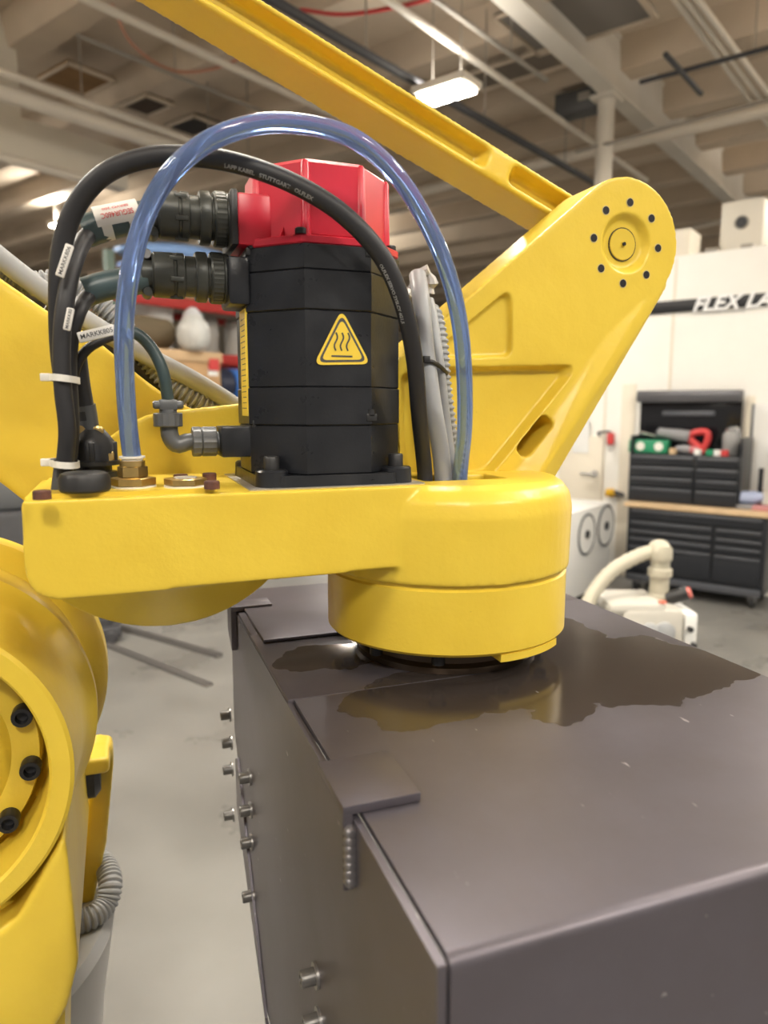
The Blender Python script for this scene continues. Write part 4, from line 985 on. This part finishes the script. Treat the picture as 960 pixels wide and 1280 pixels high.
for bb in (bR_+.09, bL_-.09):
    for aa in (AW+.09, AW+.50):
        c_ = obj('caster', bx((aa-.05, bb-.035, .07), (aa+.05, bb+.035, ZK+.005), .008), GREYT, wbn, bld=True)
        obj('wheel', lathe(nb(), (aa, bb-.022, .062), (0, 1, 0), [(0, .05), (.006, .062), (.038, .062), (.044, .05)], 24), BLKP, c_, bld=True)
# top chest
AC = AW+.10
cL, cR = by(785, AC, 600), by(925, AC, 600)
zc = lambda y: PA(855, y, AC).z
ch = empty('tool_chest', MBLD @ Vector((AC+.2, (cL+cR)/2, BT)), 'black top chest with open lid standing on the wooden bench top', 'tool chest')
zt0 = zc(569); ztop = zc(546); 
obj('body', bx((AC+.012, cR, BT+.0005), (AC+.44, cL, zt0), .004), CAB, ch, bld=True)
for (b0_, b1_) in ((cR, cR+.02), (cL-.02, cL)): obj('side_wall', bx((AC+.02, b0_, zt0), (AC+.44, b1_, ztop), .003), CAB, ch, bld=True)
zl0 = PA(855, 503, AC+.44).z; zl1 = PA(855, 489, AC+.40).z
lL, lR = PA(800, 520, AC+.42).y, PA(927, 520, AC+.42).y
lid = obj('lid', bx((AC+.42, lR, zt0), (AC+.45, lL, zl1), .004), mat('gloss_black', (.008, .008, .010), .12), ch, bld=True)
obj('lid_header', bx((AC+.36, lR-.005, zl0), (AC+.45, lL+.03, zl1+.01), .02), mat('header_grey', (.12, .12, .13), .35, .5), lid, bld=True)
obj('strip_plate', bx((AC+.405, PA(894, 518, AC+.42).y, PA(855, 520, AC+.42).z), (AC+.425, PA(828, 518, AC+.42).y, PA(855, 514, AC+.42).z), .004), CABH, lid, bld=True)
cm = by(868, AC, 600)
for f0, f1 in ((.02, .22), (.24, .46), (.46, .66), (.68, .99)):
    drawer(cm+.012, cL-.015, f0, f1, ch, AC, BT, zt0); drawer(cR+.015, cm-.012, f0, f1, ch, AC, BT, zt0)
# things in the open chest
zi = zt0+.002
A2 = AC+.14
def cb_(x, a=A2): return PA(x, 560, a).y
gc = empty('green_case', MBLD @ Vector((A2, cb_(812), zi)), 'green case with two white round labels lying in the open chest', 'case')
obj('shell', bx((A2-.06, cb_(836), zi), (A2+.06, cb_(788), zi+.125), .012), GREEN, gc, bld=True)
for x in (800, 823):
    q = PA(x, 562, A2-.062); obj('label_disc', lathe(nb(), (A2-.0595, q.y, zi+.065), (-1, 0, 0), [(0, .042), (.003, .042)], 24), WHITE, gc, bld=True)
dl = empty('cordless_drill', MBLD @ Vector((A2+.08, cb_(855), zi)), 'red and grey power tool lying in the open chest', 'power tool')
A3 = A2+.08
def pt(x, y, a=A3): return PA(x, y, a)
bm = nb(); lathe(bm, pt(822, 540), pt(866, 547)-pt(822, 540), [(0, .03), (.01, .045), (.12, .05), (.20, .06), (.30, .06), (.31, .05)], 18); obj('motor_barrel', bm, GREYT, dl, bld=True)
bm = nb(); tube(bm, spline([pt(858, 546), pt(872, 540), pt(884, 541), pt(884, 552), pt(878, 562)], .02), .032, 12); obj('grip', bm, REDT, dl, bld=True)
bm = nb(); tube(bm, spline([pt(860, 548), pt(870, 556), pt(880, 566)], .02), .035, 12); obj('handle', bm, REDT, dl, bld=True)
dl2 = empty('small_driver', MBLD @ Vector((A2, cb_(850), zi)), 'small grey and pink driver lying under the red power tool', 'power tool')
obj('barrel', lathe(nb(), (A2-.03, cb_(846), zi+.05), (0, -1, -.05), [(0, .025), (.05, .04), (.13, .042), (.14, .02)], 16), GREYT, dl2, bld=True)
obj('grip', lathe(nb(), (A2-.03, cb_(862), zi+.045), (0, -1, -.05), [(0, .035), (.08, .035), (.09, .02)], 16), mat('pink_grip', (.5, .16, .17), .5), dl2, bld=True)
jr = empty('glass_jar', MBLD @ Vector((A2+.1, cb_(914), zi)), 'tall smoky jar with a shiny lid at the right of the chest', 'jar')
q = PA(914, 560, A2+.1)
obj('jar_body', lathe(nb(), (A2+.1, q.y, zi), (0, 0, 1), [(0, .075), (.01, .08), (.19, .08), (.22, .062)], 24), GLASSY, jr, bld=True)
obj('jar_lid', lathe(nb(), (A2+.1, q.y, zi+.22), (0, 0, 1), [(0, .062), (.03, .06), (.05, .03), (.055, 0)], 24), CHROME, jr, bld=True)
for i, (x, m_, lb_) in enumerate(((855, WOOD, 'small round tan roll in the chest beside the green case'), (872, MACH, 'white round spool in the chest below the red tool'), (887, GREEN, 'small green roll in the chest right of the white spool'), (897, MACH, 'small pale roll in the chest beside the jar'), (906, REDT, 'small pinkish roll in the chest in front of the jar'))):
    q = PA(x if i else 841, 566, A2-.08)
    tag(obj('tape_roll', lathe(nb(), (A2-.08, q.y, zi+.0), (0, 0, 1), [(0, .03), (.004, .034), (.05, .034), (.054, .030), (.054, .016), (.02, .015), (.02, 0)], 20), m_, bld=True), lb_, 'roll', 'small rolls in the open chest')
bm = nb(); cyl(bm, PA(798, 540, A2+.02), PA(832, 548, A2+.10), .014, .006, 10); tag(obj('pry_bar', bm, CHROME, bld=True), 'slim steel bar leaning over the green case', 'bar')
# clutter at the right end of the bench
t = empty('blue_vise', MBLD @ Vector((AW+.2, by(938, AW+.2), BT)), 'pale blue machine tool on the bench right of the chest', 'tool')
q = by(938, AW+.2, 630)
obj('base', bx((AW+.1, q-.11, BT), (AW+.3, q+.13, BT+.04), .01), GREYT, t, bld=True); obj('head', lathe(nb(), (AW+.2, q+.12, BT+.09), (0, -1, .1), [(0, .03), (.02, .055), (.15, .06), (.22, .035)], 16), mat('pale_blue', (.36, .42, .60), .4), t, bld=True)
q = by(951, AW+.25, 600)
t = empty('clamp_stand', MBLD @ Vector((AW+.25, q, BT)), 'upright dark rod standing on the bench at the right edge', 'rod')
obj('rod', rod(nb(), (AW+.25, q, BT), (AW+.25, q, PA(951, 585, AW+.25).z), .022), CAB, t, bld=True); obj('foot', bx((AW+.17, q-.07, BT), (AW+.33, q+.07, BT+.03), .006), CAB, t, bld=True)
q = by(955, AW+.12, 635)
tag(obj('red_tray', bx((AW+.06, q-.2, BT), (AW+.22, q+.09, BT+.045), .012), mat('tray', (.45, .20, .20), .5), bld=True), 'low reddish tray on the bench at the right edge', 'tray')
# things on the wall
q0, q1 = PA(944, 500, AWALL), PA(960, 620, AWALL)
wbd = empty('whiteboard', MBLD @ Vector((AWALL-.02, q1.y-.5, q1.z)), 'white board on the wall at the right edge behind the bench', 'board')
obj('panel', bx((AWALL-.02, q1.y-1.0, PA(950, 612, AWALL).z), (AWALL-.004, q0.y, PA(950, 505, AWALL).z), .003), MACH, wbd, bld=True)
obj('frame_edge', bx((AWALL-.025, q0.y-.004, PA(950, 612, AWALL).z), (AWALL-.003, q0.y+.02, PA(950, 505, AWALL).z), .003), CABH, wbd, bld=True)
tag(obj('wall_strip', bx((AWALL-.02, PA(940, 560, AWALL).y, PA(935, 600, AWALL).z), (AWALL-.002, PA(928, 560, AWALL).y, PA(935, 495, AWALL).z), .003), WALLC, bld=True), 'cream strip on the wall between chest and white board', 'wall strip')
q = PA(764, 548, AWALL-.05)
rt = empty('hanging_clamp', MBLD @ Vector((AWALL-.05, q.y, q.z)), 'red clamp hanging on a dark wall hook near the door', 'clamp')
obj('body', bx((AWALL-.085, q.y-.035, q.z-.07), (AWALL-.03, q.y+.04, q.z+.06), .02), REDT, rt, bld=True)
h0 = PA(748, 541, AWALL-.05); obj('hook', tube(nb(), spline([Vector((AWALL-.01, h0.y, h0.z-.03)), Vector((AWALL-.05, h0.y, h0.z)), Vector((AWALL-.05, q.y+.02, q.z+.07)), Vector((AWALL-.05, q.y, q.z+.04))], .02), .012, 8), PIPED, rt, bld=True)
obj('ring', tube(nb(), spline([Vector((AWALL-.05, q.y+.02*math.cos(k), q.z-.10+.03*math.sin(k))) for k in [i*.7 for i in range(10)]], .01), .006, 6), CHROME, rt, bld=True)
q = PA(766, 616, AWALL-.08)
fll = empty('yellow_flashlight', MBLD @ Vector((AWALL-.08, q.y, q.z)), 'yellow flashlight with a black tail fixed near the bench top', 'flashlight')
obj('head', lathe(nb(), (AWALL-.08, q.y+.07, q.z), (0, -1, -.05), [(0, .04), (.06, .05), (.10, .03)], 16), mat('torch_yellow', (.70, .40, .02), .4), fll, bld=True)
obj('tail', lathe(nb(), (AWALL-.08, q.y-.02, q.z), (0, -1, -.15), [(0, .032), (.10, .02)], 14), PIPED, fll, bld=True)
obj('bracket', bx((AWALL-.08, q.y-.02, q.z-.012), (AWALL, q.y+.02, q.z+.012)), CHROME, fll, bld=True)
q = PA(731, 545, AWALL)
tag(obj('paper_notice', bx((AWALL-.036, PA(738, 545, AWALL).y, PA(731, 566, AWALL).z), (AWALL-.031, PA(718, 545, AWALL).y, PA(731, 520, AWALL).z)), MACH, bld=True), 'white paper notice on the cream door', 'notice')

# white cabinet with two round fans beside the bench
pB = PZb(760, 740, .0)
bM = by(766, AW, 680)+.03
t_a1 = PB(765, 640, bM).x; t_a0 = PB(700, 640, bM).x; zt_ = PB(765, 627, bM).z
mc = empty('white_machine', MBLD @ Vector(((t_a0+t_a1)/2, bM+.3, 0)), 'white machine cabinet with two round fan grilles left of the bench', 'machine')
obj('cabinet', bx((t_a0-.5, bM, .06), (t_a1, bM+.8, zt_), .02), MACH, mc, bld=True)
obj('plinth', bx((t_a0-.45, bM+.04, 0), (t_a1-.04, bM+.76, .065)), CAB, mc, bld=True)
for (x, y) in ((733, 668), (757, 657)):
    q = PB(x, y, bM); R_ = PB(x, y-26, bM).z-q.z
    fn = obj('fan_grille', lathe(nb(), (q.x, bM+.002, q.z), (0, -1, 0), [(0, R_), (.012, R_), (.012, R_*.90), (.004, R_*.89), (.004, R_*.10)], 32), mat('fan_ring', (.10, .11, .12), .5), mc, bld=True)
    obj('fan_disc', lathe(nb(), (q.x, bM+.001, q.z), (0, -1, 0), [(0, R_*.885), (.008, R_*.885)], 32), MACH, fn, bld=True)
    obj('fan_hub', lathe(nb(), (q.x, bM, q.z), (0, -1, 0), [(0, R_*.22), (.02, R_*.2)], 16), CAB, fn, bld=True)

# vacuum pump with cream hose standing beyond the box
DV = 3.6
def D(x, y, d): return CAM+ray(x, y)*d
vp = D(815, 770, DV)
vt = D(800, 745, DV).z
vu = empty('vacuum_pump', (vp.x, vp.y, 0), 'pale beige vacuum pump with cream hose and elbow standing beyond the steel box', 'pump')
ang = math.radians(58-8)
MV = Matrix.Translation((vp.x, vp.y, 0)) @ Matrix.Rotation(-math.radians(20), 4, 'Z')
def vb(name, lo, hi, bev, m, parent=None): 
    bm = bx(lo, hi, bev); bmesh.ops.transform(bm, matrix=MV, verts=bm.verts); return obj(name, bm, m, parent or vu)
vz = vt
bd = vb('body', (-.20, -.16, vz-.30), (.10, .16, vz-.02), .03, BEIGE)
vb('top_cover', (-.26, -.15, vz-.06), (.02, .15, vz+.005), .028, BEIGE)
sdv = vb('end_cover', (.105, -.14, vz-.26), (.17, .14, vz-.045), .015, MACH)
for k in range(6): vb('louver', (.168, -.12, vz-.24+k*.03), (.176, .12, vz-.228+k*.03), .002, BEIGE, sdv)
for (yy, zz) in ((-.10, vz-.12), (-.12, vz-.2)):
    bm = lathe(nb(), (.13, -.139, zz), (0, -1, 0), [(0, .014), (.02, .014), (.024, .01)], 14); bmesh.ops.transform(bm, matrix=MV @ Matrix.Translation((.02 if zz < vz-.15 else 0, 0, 0)), verts=bm.verts); obj('knob', bm, BLKP, sdv)
bm = lathe(nb(), (.06, -.02, vz-.005), (.75, -.35, .35), [(0, .032), (.10, .036), (.105, .03)], 16); bmesh.ops.transform(bm, matrix=MV, verts=bm.verts); fi = obj('filter_cap', bm, BLKP, vu)
bm = lathe(nb(), Vector((.06, -.02, vz-.005))+Vector((.75, -.35, .35)).normalized()*.105, (.75, -.35, .35), [(0, .028), (.012, .026)], 16); bmesh.ops.transform(bm, matrix=MV, verts=bm.verts); obj('red_button', bm, mat('red_button', (.65, .16, .13), .4), fi)
bm = lathe(nb(), (.0, -.12, vz+.004), (0, 0, 1), [(0, .022), (.006, .02)], 16); bmesh.ops.transform(bm, matrix=MV, verts=bm.verts); obj('indicator', bm, mat('red_dot', (.6, .15, .1), .4), vu)
for (xx, rr) in ((-.15, .05), (-.07, .045), (0.0, .05)):
    bm = lathe(nb(), (xx, -.155, vz-.13), (0, -1, 0), [(0, rr), (.02, rr), (.03, rr*.6)], 18); bmesh.ops.transform(bm, matrix=MV, verts=bm.verts); obj('cylinder_head', bm, COND, vu)
vb('stand_top', (-.26, -.2, vz-.34), (.2, .2, vz-.30), .005, GREYT)
for sx_ in (-.23, .17):
    for sy_ in (-.17, .17): vb('stand_leg', (sx_-.02, sy_-.02, 0), (sx_+.02, sy_+.02, vz-.339), .003, GREYT)
s0 = D(823, 748, DV); s1 = D(826, 712, DV); s2 = D(826, 692, DV); s1.x, s1.y = s0.x, s0.y; s2.x, s2.y = s0.x, s0.y
sp2 = obj('standpipe', lathe(nb(), (s0.x, s0.y, vz-.01), (0, 0, 1), [(0, .052), (.02, .052), (.025, .046), (s1.z-vz-.02, .046), (s1.z-vz-.015, .058), (s1.z-vz+.02, .058), (s1.z-vz+.025, .045), (s2.z-vz+.03, .047)], 22), CREAMT, vu)
hs = [D(830, 695, DV), D(822, 688, DV), D(800, 694, DV-.03), D(770, 710, DV-.06), D(748, 732, DV-.08), D(733, 760, DV-.1), D(726, 800, DV-.1), D(722, 850, DV-.1)]
hs[0].x, hs[0].y = s0.x, s0.y
obj('elbow', tube(nb(), spline([Vector((s0.x, s0.y, s2.z-.02)), Vector((s0.x, s0.y, s2.z+.02)), hs[1]], .012), .054, 18), CREAMT, vu)
obj('suction_hose', tube(nb(), spline(hs[1:], .02), lambda i, s: .036 if i % 2 else .033, 16), CREAMT, vu)

# fan heater on top of the partition
AH = AWALL+.45
q = PA(927, 281, AH)
zh0, zh1 = PA(927, 314, AH).z, PA(927, 250, AH).z; hw = abs(PA(899, 281, AH).y-PA(953, 281, AH).y)/2
fh = empty('fan_unit', MBLD @ Vector((AH+.3, q.y, WTOP)), 'white boxy fan unit with a round dark vent above the partition', 'fan unit')
obj('case', bx((AH, q.y-hw, WTOP+.03), (AH+.6, q.y+hw, zh1), .02), mat('unit_white', (.62, .58, .50), .5), fh, bld=True)
RF = hw*.33
fv = obj('vent', lathe(nb(), (AH+.003, q.y, (zh0+zh1)/2+.03), (-1, 0, 0), [(0, RF), (.015, RF), (.015, RF*.9), (.005, RF*.88), (.005, 0)], 28), PIPEG, fh, bld=True)
for rr in (.3, .6): obj('vent_ring', lathe(nb(), (AH-.004, q.y, (zh0+zh1)/2+.03), (-1, 0, 0), [(0, RF*rr+.012), (.012, RF*rr+.012), (.012, RF*rr-.012), (0, RF*rr-.012)], 24), CAB, fv, bld=True)
for s in (-1, 1): obj('foot', bx((AWALL, q.y+s*hw*.8-.05, WTOP), (AH+.6, q.y+s*hw*.8+.05, WTOP+.035)), PIPEG, fh, bld=True)
q = PA(862, 315, AH); tag(obj('storage_crate', bx((AWALL+.02, q.y-.12, WTOP), (AWALL+.40, PA(840, 315, AH).y+.1, PA(862, 297, AH).z), .01), WALLC, bld=True), 'cream crate on top of the partition beside the yellow bracket', 'crate')

# ================================================================== LEFT BACKGROUND
DR = 9.5
def R_(x, y, d=DR): return D(x, y, d)
# pallet rack: parallel to the picture's far wall, along building axis a
rb = None
p = R_(250, 430); bR2 = p.dot(BB)
def PBz(x, y, b=bR2): return PB(x, y, b)
rk = empty('pallet_rack', MBLD @ Vector((PBz(245, 430).x, bR2+.5, 0)), 'pallet rack with red beams and green uprights behind the forearm', 'rack')
a_l, a_r = PBz(120, 400).x, PBz(420, 400).x
zr1 = PBz(250, 383).z; zr2 = PBz(290, 450).z; zr0 = .15
up_x = [PBz(x, 400).x for x in (140, 248, 360)]
for a in up_x:
    for bb in (bR2, bR2+1.0):
        obj('upright', bx((a-.05, bb-.04, 0), (a+.05, bb+.04, zr1+.5)), RACKG, rk, bld=True)
    obj('brace', rod(nb(), (a, bR2, .5), (a, bR2+1.0, 1.5), .02), RACKG, rk, bld=True)
    obj('brace', rod(nb(), (a, bR2+1.0, 1.5), (a, bR2, 2.6), .02), RACKG, rk, bld=True)
for z in (zr1, zr2):
    for bb in (bR2-.05, bR2+1.03): obj('shelf_beam', bx((up_x[0], bb-.03, z-.07), (up_x[-1], bb+.03, z+.06), .006), RACKR, rk, bld=True)
    obj('shelf_deck', bx((up_x[0]+.06, bR2, z+.02), (up_x[-1]-.06, bR2+1.0, z+.05)), PIPEG, rk, bld=True)
zl3 = zr2-1.15
for bb in (bR2-.05, bR2+1.03): obj('shelf_beam', bx((up_x[0], bb-.03, zl3-.07), (up_x[-1], bb+.03, zl3+.06), .006), RACKR, rk, bld=True)
obj('shelf_deck', bx((up_x[0]+.06, bR2, zl3+.02), (up_x[-1]-.06, bR2+1.0, zl3+.05)), PIPEG, rk, bld=True)
# carton standing in front of the rack
bC = bR2-1.1
def PC(x, y): return PB(x, y, bC)
x0, x1 = PC(182, 470).x, PC(276, 470).x; zct = PC(230, 440).z
tb = empty('crate_table', MBLD @ Vector(((x0+x1)/2, bC+.4, 0)), 'grey steel stand carrying the large cardboard carton', 'stand')
zst = PC(230, 508).z
obj('top', bx((x0-.1, bC-.05, zst-.06), (x1+.9, bC+.85, zst)), GREYT, tb, bld=True)
for a in (x0, x1+.8):
    for bb in (bC, bC+.8): obj('leg', bx((a-.04, bb-.04, 0), (a+.04, bb+.04, zst-.06)), GREYT, tb, bld=True)
ct = empty('cardboard_carton', MBLD @ Vector(((x0+x1)/2, bC+.4, zst)), 'large tan cardboard carton with a red and white label behind the conduits', 'carton')
obj('carton', bx((x0, bC, zst), (x1, bC+.8, zct), .01), CARD, ct, bld=True)
obj('lid_flap', bx((x0-.02, bC-.02, zct-.10), (x1+.02, bC+.82, zct+.02), .01), mat('carton_lid', (.55, .38, .22), .8), ct, bld=True)
q = PC(267, 452); obj('label_sticker', bx((q.x-.08, bC-.026, q.z-.1), (q.x+.06, bC-.001, q.z+.03)), REDT, ct, bld=True)
q = PC(267, 462); obj('label_sticker', bx((q.x-.08, bC-.006, q.z-.07), (q.x+.06, bC-.001, q.z+.03)), MACH, ct, bld=True)
# dark bundle and pale bags on the carton
q = PC(215, 425)
bm = nb(); lathe(bm, (q.x-.75, bC+.45, zct+.225), (1, 0, 0), [(0, .10), (.05, .18), (.5, .20), (1.0, .17), (1.1, .08)], 20)
tag(obj('fabric_roll', bm, mat('olive_fabric', (.13, .10, .06), .8), bld=True), 'dark olive fabric roll lying on the cardboard carton', 'roll')
def blob(c, r, m, name, label, cat, seed):
    bm = nb(); bmesh.ops.create_icosphere(bm, subdivisions=3, radius=1)
    rnd = random.Random(seed); k = [rnd.uniform(2, 5) for _ in range(6)]
    for v in bm.verts:
        f_ = 1+.05*math.sin(k[0]*v.co.x+k[3])+.05*math.sin(k[1]*v.co.y+k[4])+.04*math.sin(k[2]*v.co.z+k[5])
        v.co = Vector((v.co.x*r[0]*f_, v.co.y*r[1]*f_, max(v.co.z, -.75)*r[2]*f_))+Vector(c)
    tag(obj(name, bm, m, None, 60, bld=True), label, cat)
q = PC(243, 415); blob((q.x, bC+.02, zct+.205), (.16, .2, .24), mat('poly_bag', (.52, .52, .50), .3), 'plastic_bag', 'pale plastic bag on the carton beside the fabric roll', 'bag', 3)
q = PC(262, 420); blob((q.x, bC+.30, zct+.245), (.13, .2, .28), mat('poly_bag2', (.62, .62, .64), .3), 'plastic_bag', 'white plastic bag at the right end of the carton', 'bag', 4)
q = PB(196, 402, bR2+.3)
tag(obj('white_bucket', lathe(nb(), (q.x, bR2+.4, zr2+.05), (0, 0, 1), [(0, .24), (.7, .28), (.72, .30), (.76, .30), (.78, .26), (.78, 0)], 24), MACH, bld=True), 'white bucket on the rack shelf seen between the hose and plugs', 'bucket')
# blue motor on the stand
q = PC(296, 475)
bb_ = empty('blue_motor', MBLD @ Vector((q.x, bC+.3, zst)), 'dark blue round motor on the steel stand left of the black servo motor', 'motor')
obj('drum', lathe(nb(), (q.x-.16, bC+.3, zst+.26), (1, 0, 0), [(0, .12), (.02, .2), (.22, .2), (.26, .17)], 24), mat('drum_dark', (.02, .025, .05), .4), bb_, bld=True)
obj('band', lathe(nb(), (q.x+.10, bC+.3, zst+.26), (1, 0, 0), [(0, .2), (.16, .2), (.17, .15)], 24), BLUE, bb_, bld=True)
obj('foot', bx((q.x-.12, bC+.1, zst), (q.x+.25, bC+.5, zst+.08), .01), PIPED, bb_, bld=True)
q = PC(310, 475); tag(obj('white_jug', lathe(nb(), (q.x+.34, bC+.25, zst), (0, 0, 1), [(0, .13), (.02, .15), (.30, .15), (.38, .07), (.44, .06), (.45, 0)], 20), MACH, bld=True), 'white jug on the steel stand beside the blue motor', 'jug')
for i, (x, lb_) in enumerate(((281, 'grey drum on the middle rack shelf, the left one'), (296, 'grey drum on the middle rack shelf, the right one'))):
    q = PB(x, 420, bR2+.2); q.x += .12*(2*i-1)
    tag(obj('grey_drum', lathe(nb(), (q.x, bR2+.4, zr2+.05), (0, 0, 1), [(0, .12), (.02, .13), (.24, .13), (.26, .14), (.30, .14), (.5, .13), (.55, .09), (.56, 0)], 20), mat('drum_grey%d' % i, (.42, .40, .37), .4), bld=True), lb_, 'drum', 'drums on the rack')
# blue hulls on the top shelf
def hull(x0, x1, y, dy, off, m, label, wid_=.34, hgt=.13):
    p0_, p1_ = PB(x0, y, bR2+off), PB(x1, y+dy, bR2+off); p1_ = Vector((p1_.x, p0_.y, p1_.z)); L = p1_-p0_
    bm = nb(); n = 20; rings = []
    for i in range(13):
        s = i/12; wv = math.sin(math.pi*min(max(s, .015), .985))**.45
        c = p0_+L*s; rings.append([bm.verts.new(c+Vector((0, math.cos(2*math.pi*k/n)*wid_*wv, math.sin(2*math.pi*k/n)*hgt*wv))) for k in range(n)])
    for a, b in zip(rings, rings[1:]):
        for k in range(n): bm.faces.new((a[k], b[k], b[(k+1) % n], a[(k+1) % n]))
    bm.faces.new(rings[0][::-1]); bm.faces.new(rings[-1])
    tag(obj('blue_float', bm, m, None, 60, bld=True), label, 'float', 'blue floats on the rack')
hull(146, 284, 311, 14, .10, BLUEL, 'long pale blue float lying highest above the rack')
hull(150, 262, 330, 6, .80, BLUE, 'dark blue float lying just below the pale blue one')
# crate carrying the floats
ca0, ca1 = PB(165, 330, bR2).x, PB(262, 330, bR2).x; cz = PB(205, 336, bR2+.8).z-.02
cr = empty('storage_bin', MBLD @ Vector(((ca0+ca1)/2, bR2+.5, zr1+.051)), 'dark brown slatted bin on the top rack shelf under the blue floats', 'bin')
obj('shell', bx((ca0, bR2+.0, zr1+.051), (ca1, bR2+1.0, cz-.16), .01), mat('bin_brown', (.16, .11, .07), .7), cr, bld=True)
for k in range(3): obj('slat', bx((ca0-.02, bR2-.02, zr1+.08+k*.12), (ca1+.02, bR2+.0, zr1+.16+k*.12)), CARD, cr, bld=True)
# dark machinery seen left of the wrist plate and low dark stripes modelled for shadows on the floor
q = PZb(8, 690, 0)
dm = D(10, 600, 5.2)
t = empty('dark_machine', (dm.x, dm.y, 0), 'dark machine frame standing behind the lower edge of the forearm', 'machine')
obj('frame', bx((dm.x-1.2, dm.y-.1, .05), (dm.x+.35, dm.y+.8, D(10, 640, 5.2).z), .03), DGREY, t); 
obj('cover', bx((dm.x-1.0, dm.y, D(10, 640, 5.2).z), (dm.x+.1, dm.y+.7, D(10, 590, 5.2).z), .05), mat('machine_cover', (.11, .115, .12), .35), t)
for k in range(4): obj('foot', bx((dm.x-1.15+(k % 2)*1.35, dm.y-.05+(k//2)*.7, 0), (dm.x-1.05+(k % 2)*1.35, dm.y+.05+(k//2)*.7, .051)), DGREY, t)
def floor_shadow(x0, y0, x1, y1, label, wv=.10, hv=.10):  # low solid in a dark colour, standing for a shadow on the floor
    a, b = PZ(x0, y0, 0), PZ(x1, y1, 0); d_ = (b-a); L = d_.length; M = basis(a, d_, (-d_.y, d_.x, 0))
    bm = nb(); box(bm, (0, -wv/2, 0), (L, wv/2, .012)); box(bm, (0, -wv/2, .012), (L, -wv/2+.012, hv)); box(bm, (0, wv/2-.012, .012), (L, wv/2, hv))
    bmesh.ops.transform(bm, matrix=M, verts=bm.verts); tag(obj('shadow_stripe', bm, mat('shadow_stripe_grey', (.16, .15, .145), .45, .4)), label, 'shadow stripe', 'shadow stripes on the floor')
floor_shadow(100, 772, 275, 822, 'dark shadow stripe on the floor, the farther one', .05, .03)
floor_shadow(90, 790, 262, 858, 'dark shadow stripe on the floor, the nearer one', .05, .02)
q = D(128, 784, 5.6); qz = PZ(122, 800, 0)
t = empty('floor_jack', (qz.x, qz.y, 0), 'low black jack on the floor beside the elbow housing', 'jack')
obj('frame', bx((qz.x-.5, qz.y-.12, .03), (qz.x+.18, qz.y+.12, .12), .02), DGREY, t); obj('pad', lathe(nb(), (qz.x+.05, qz.y, .12), (0, 0, 1), [(0, .07), (.05, .07), (.06, .05)], 16), PIPED, t)
for sx_ in (-.4, .1):
    for sy_ in (-.13, .13): obj('wheel', lathe(nb(), (qz.x+sx_, qz.y+sy_-.015, .045), (0, 1, 0), [(0, .04), (.004, .045), (.026, .045), (.03, .04)], 16), PIPED, t)
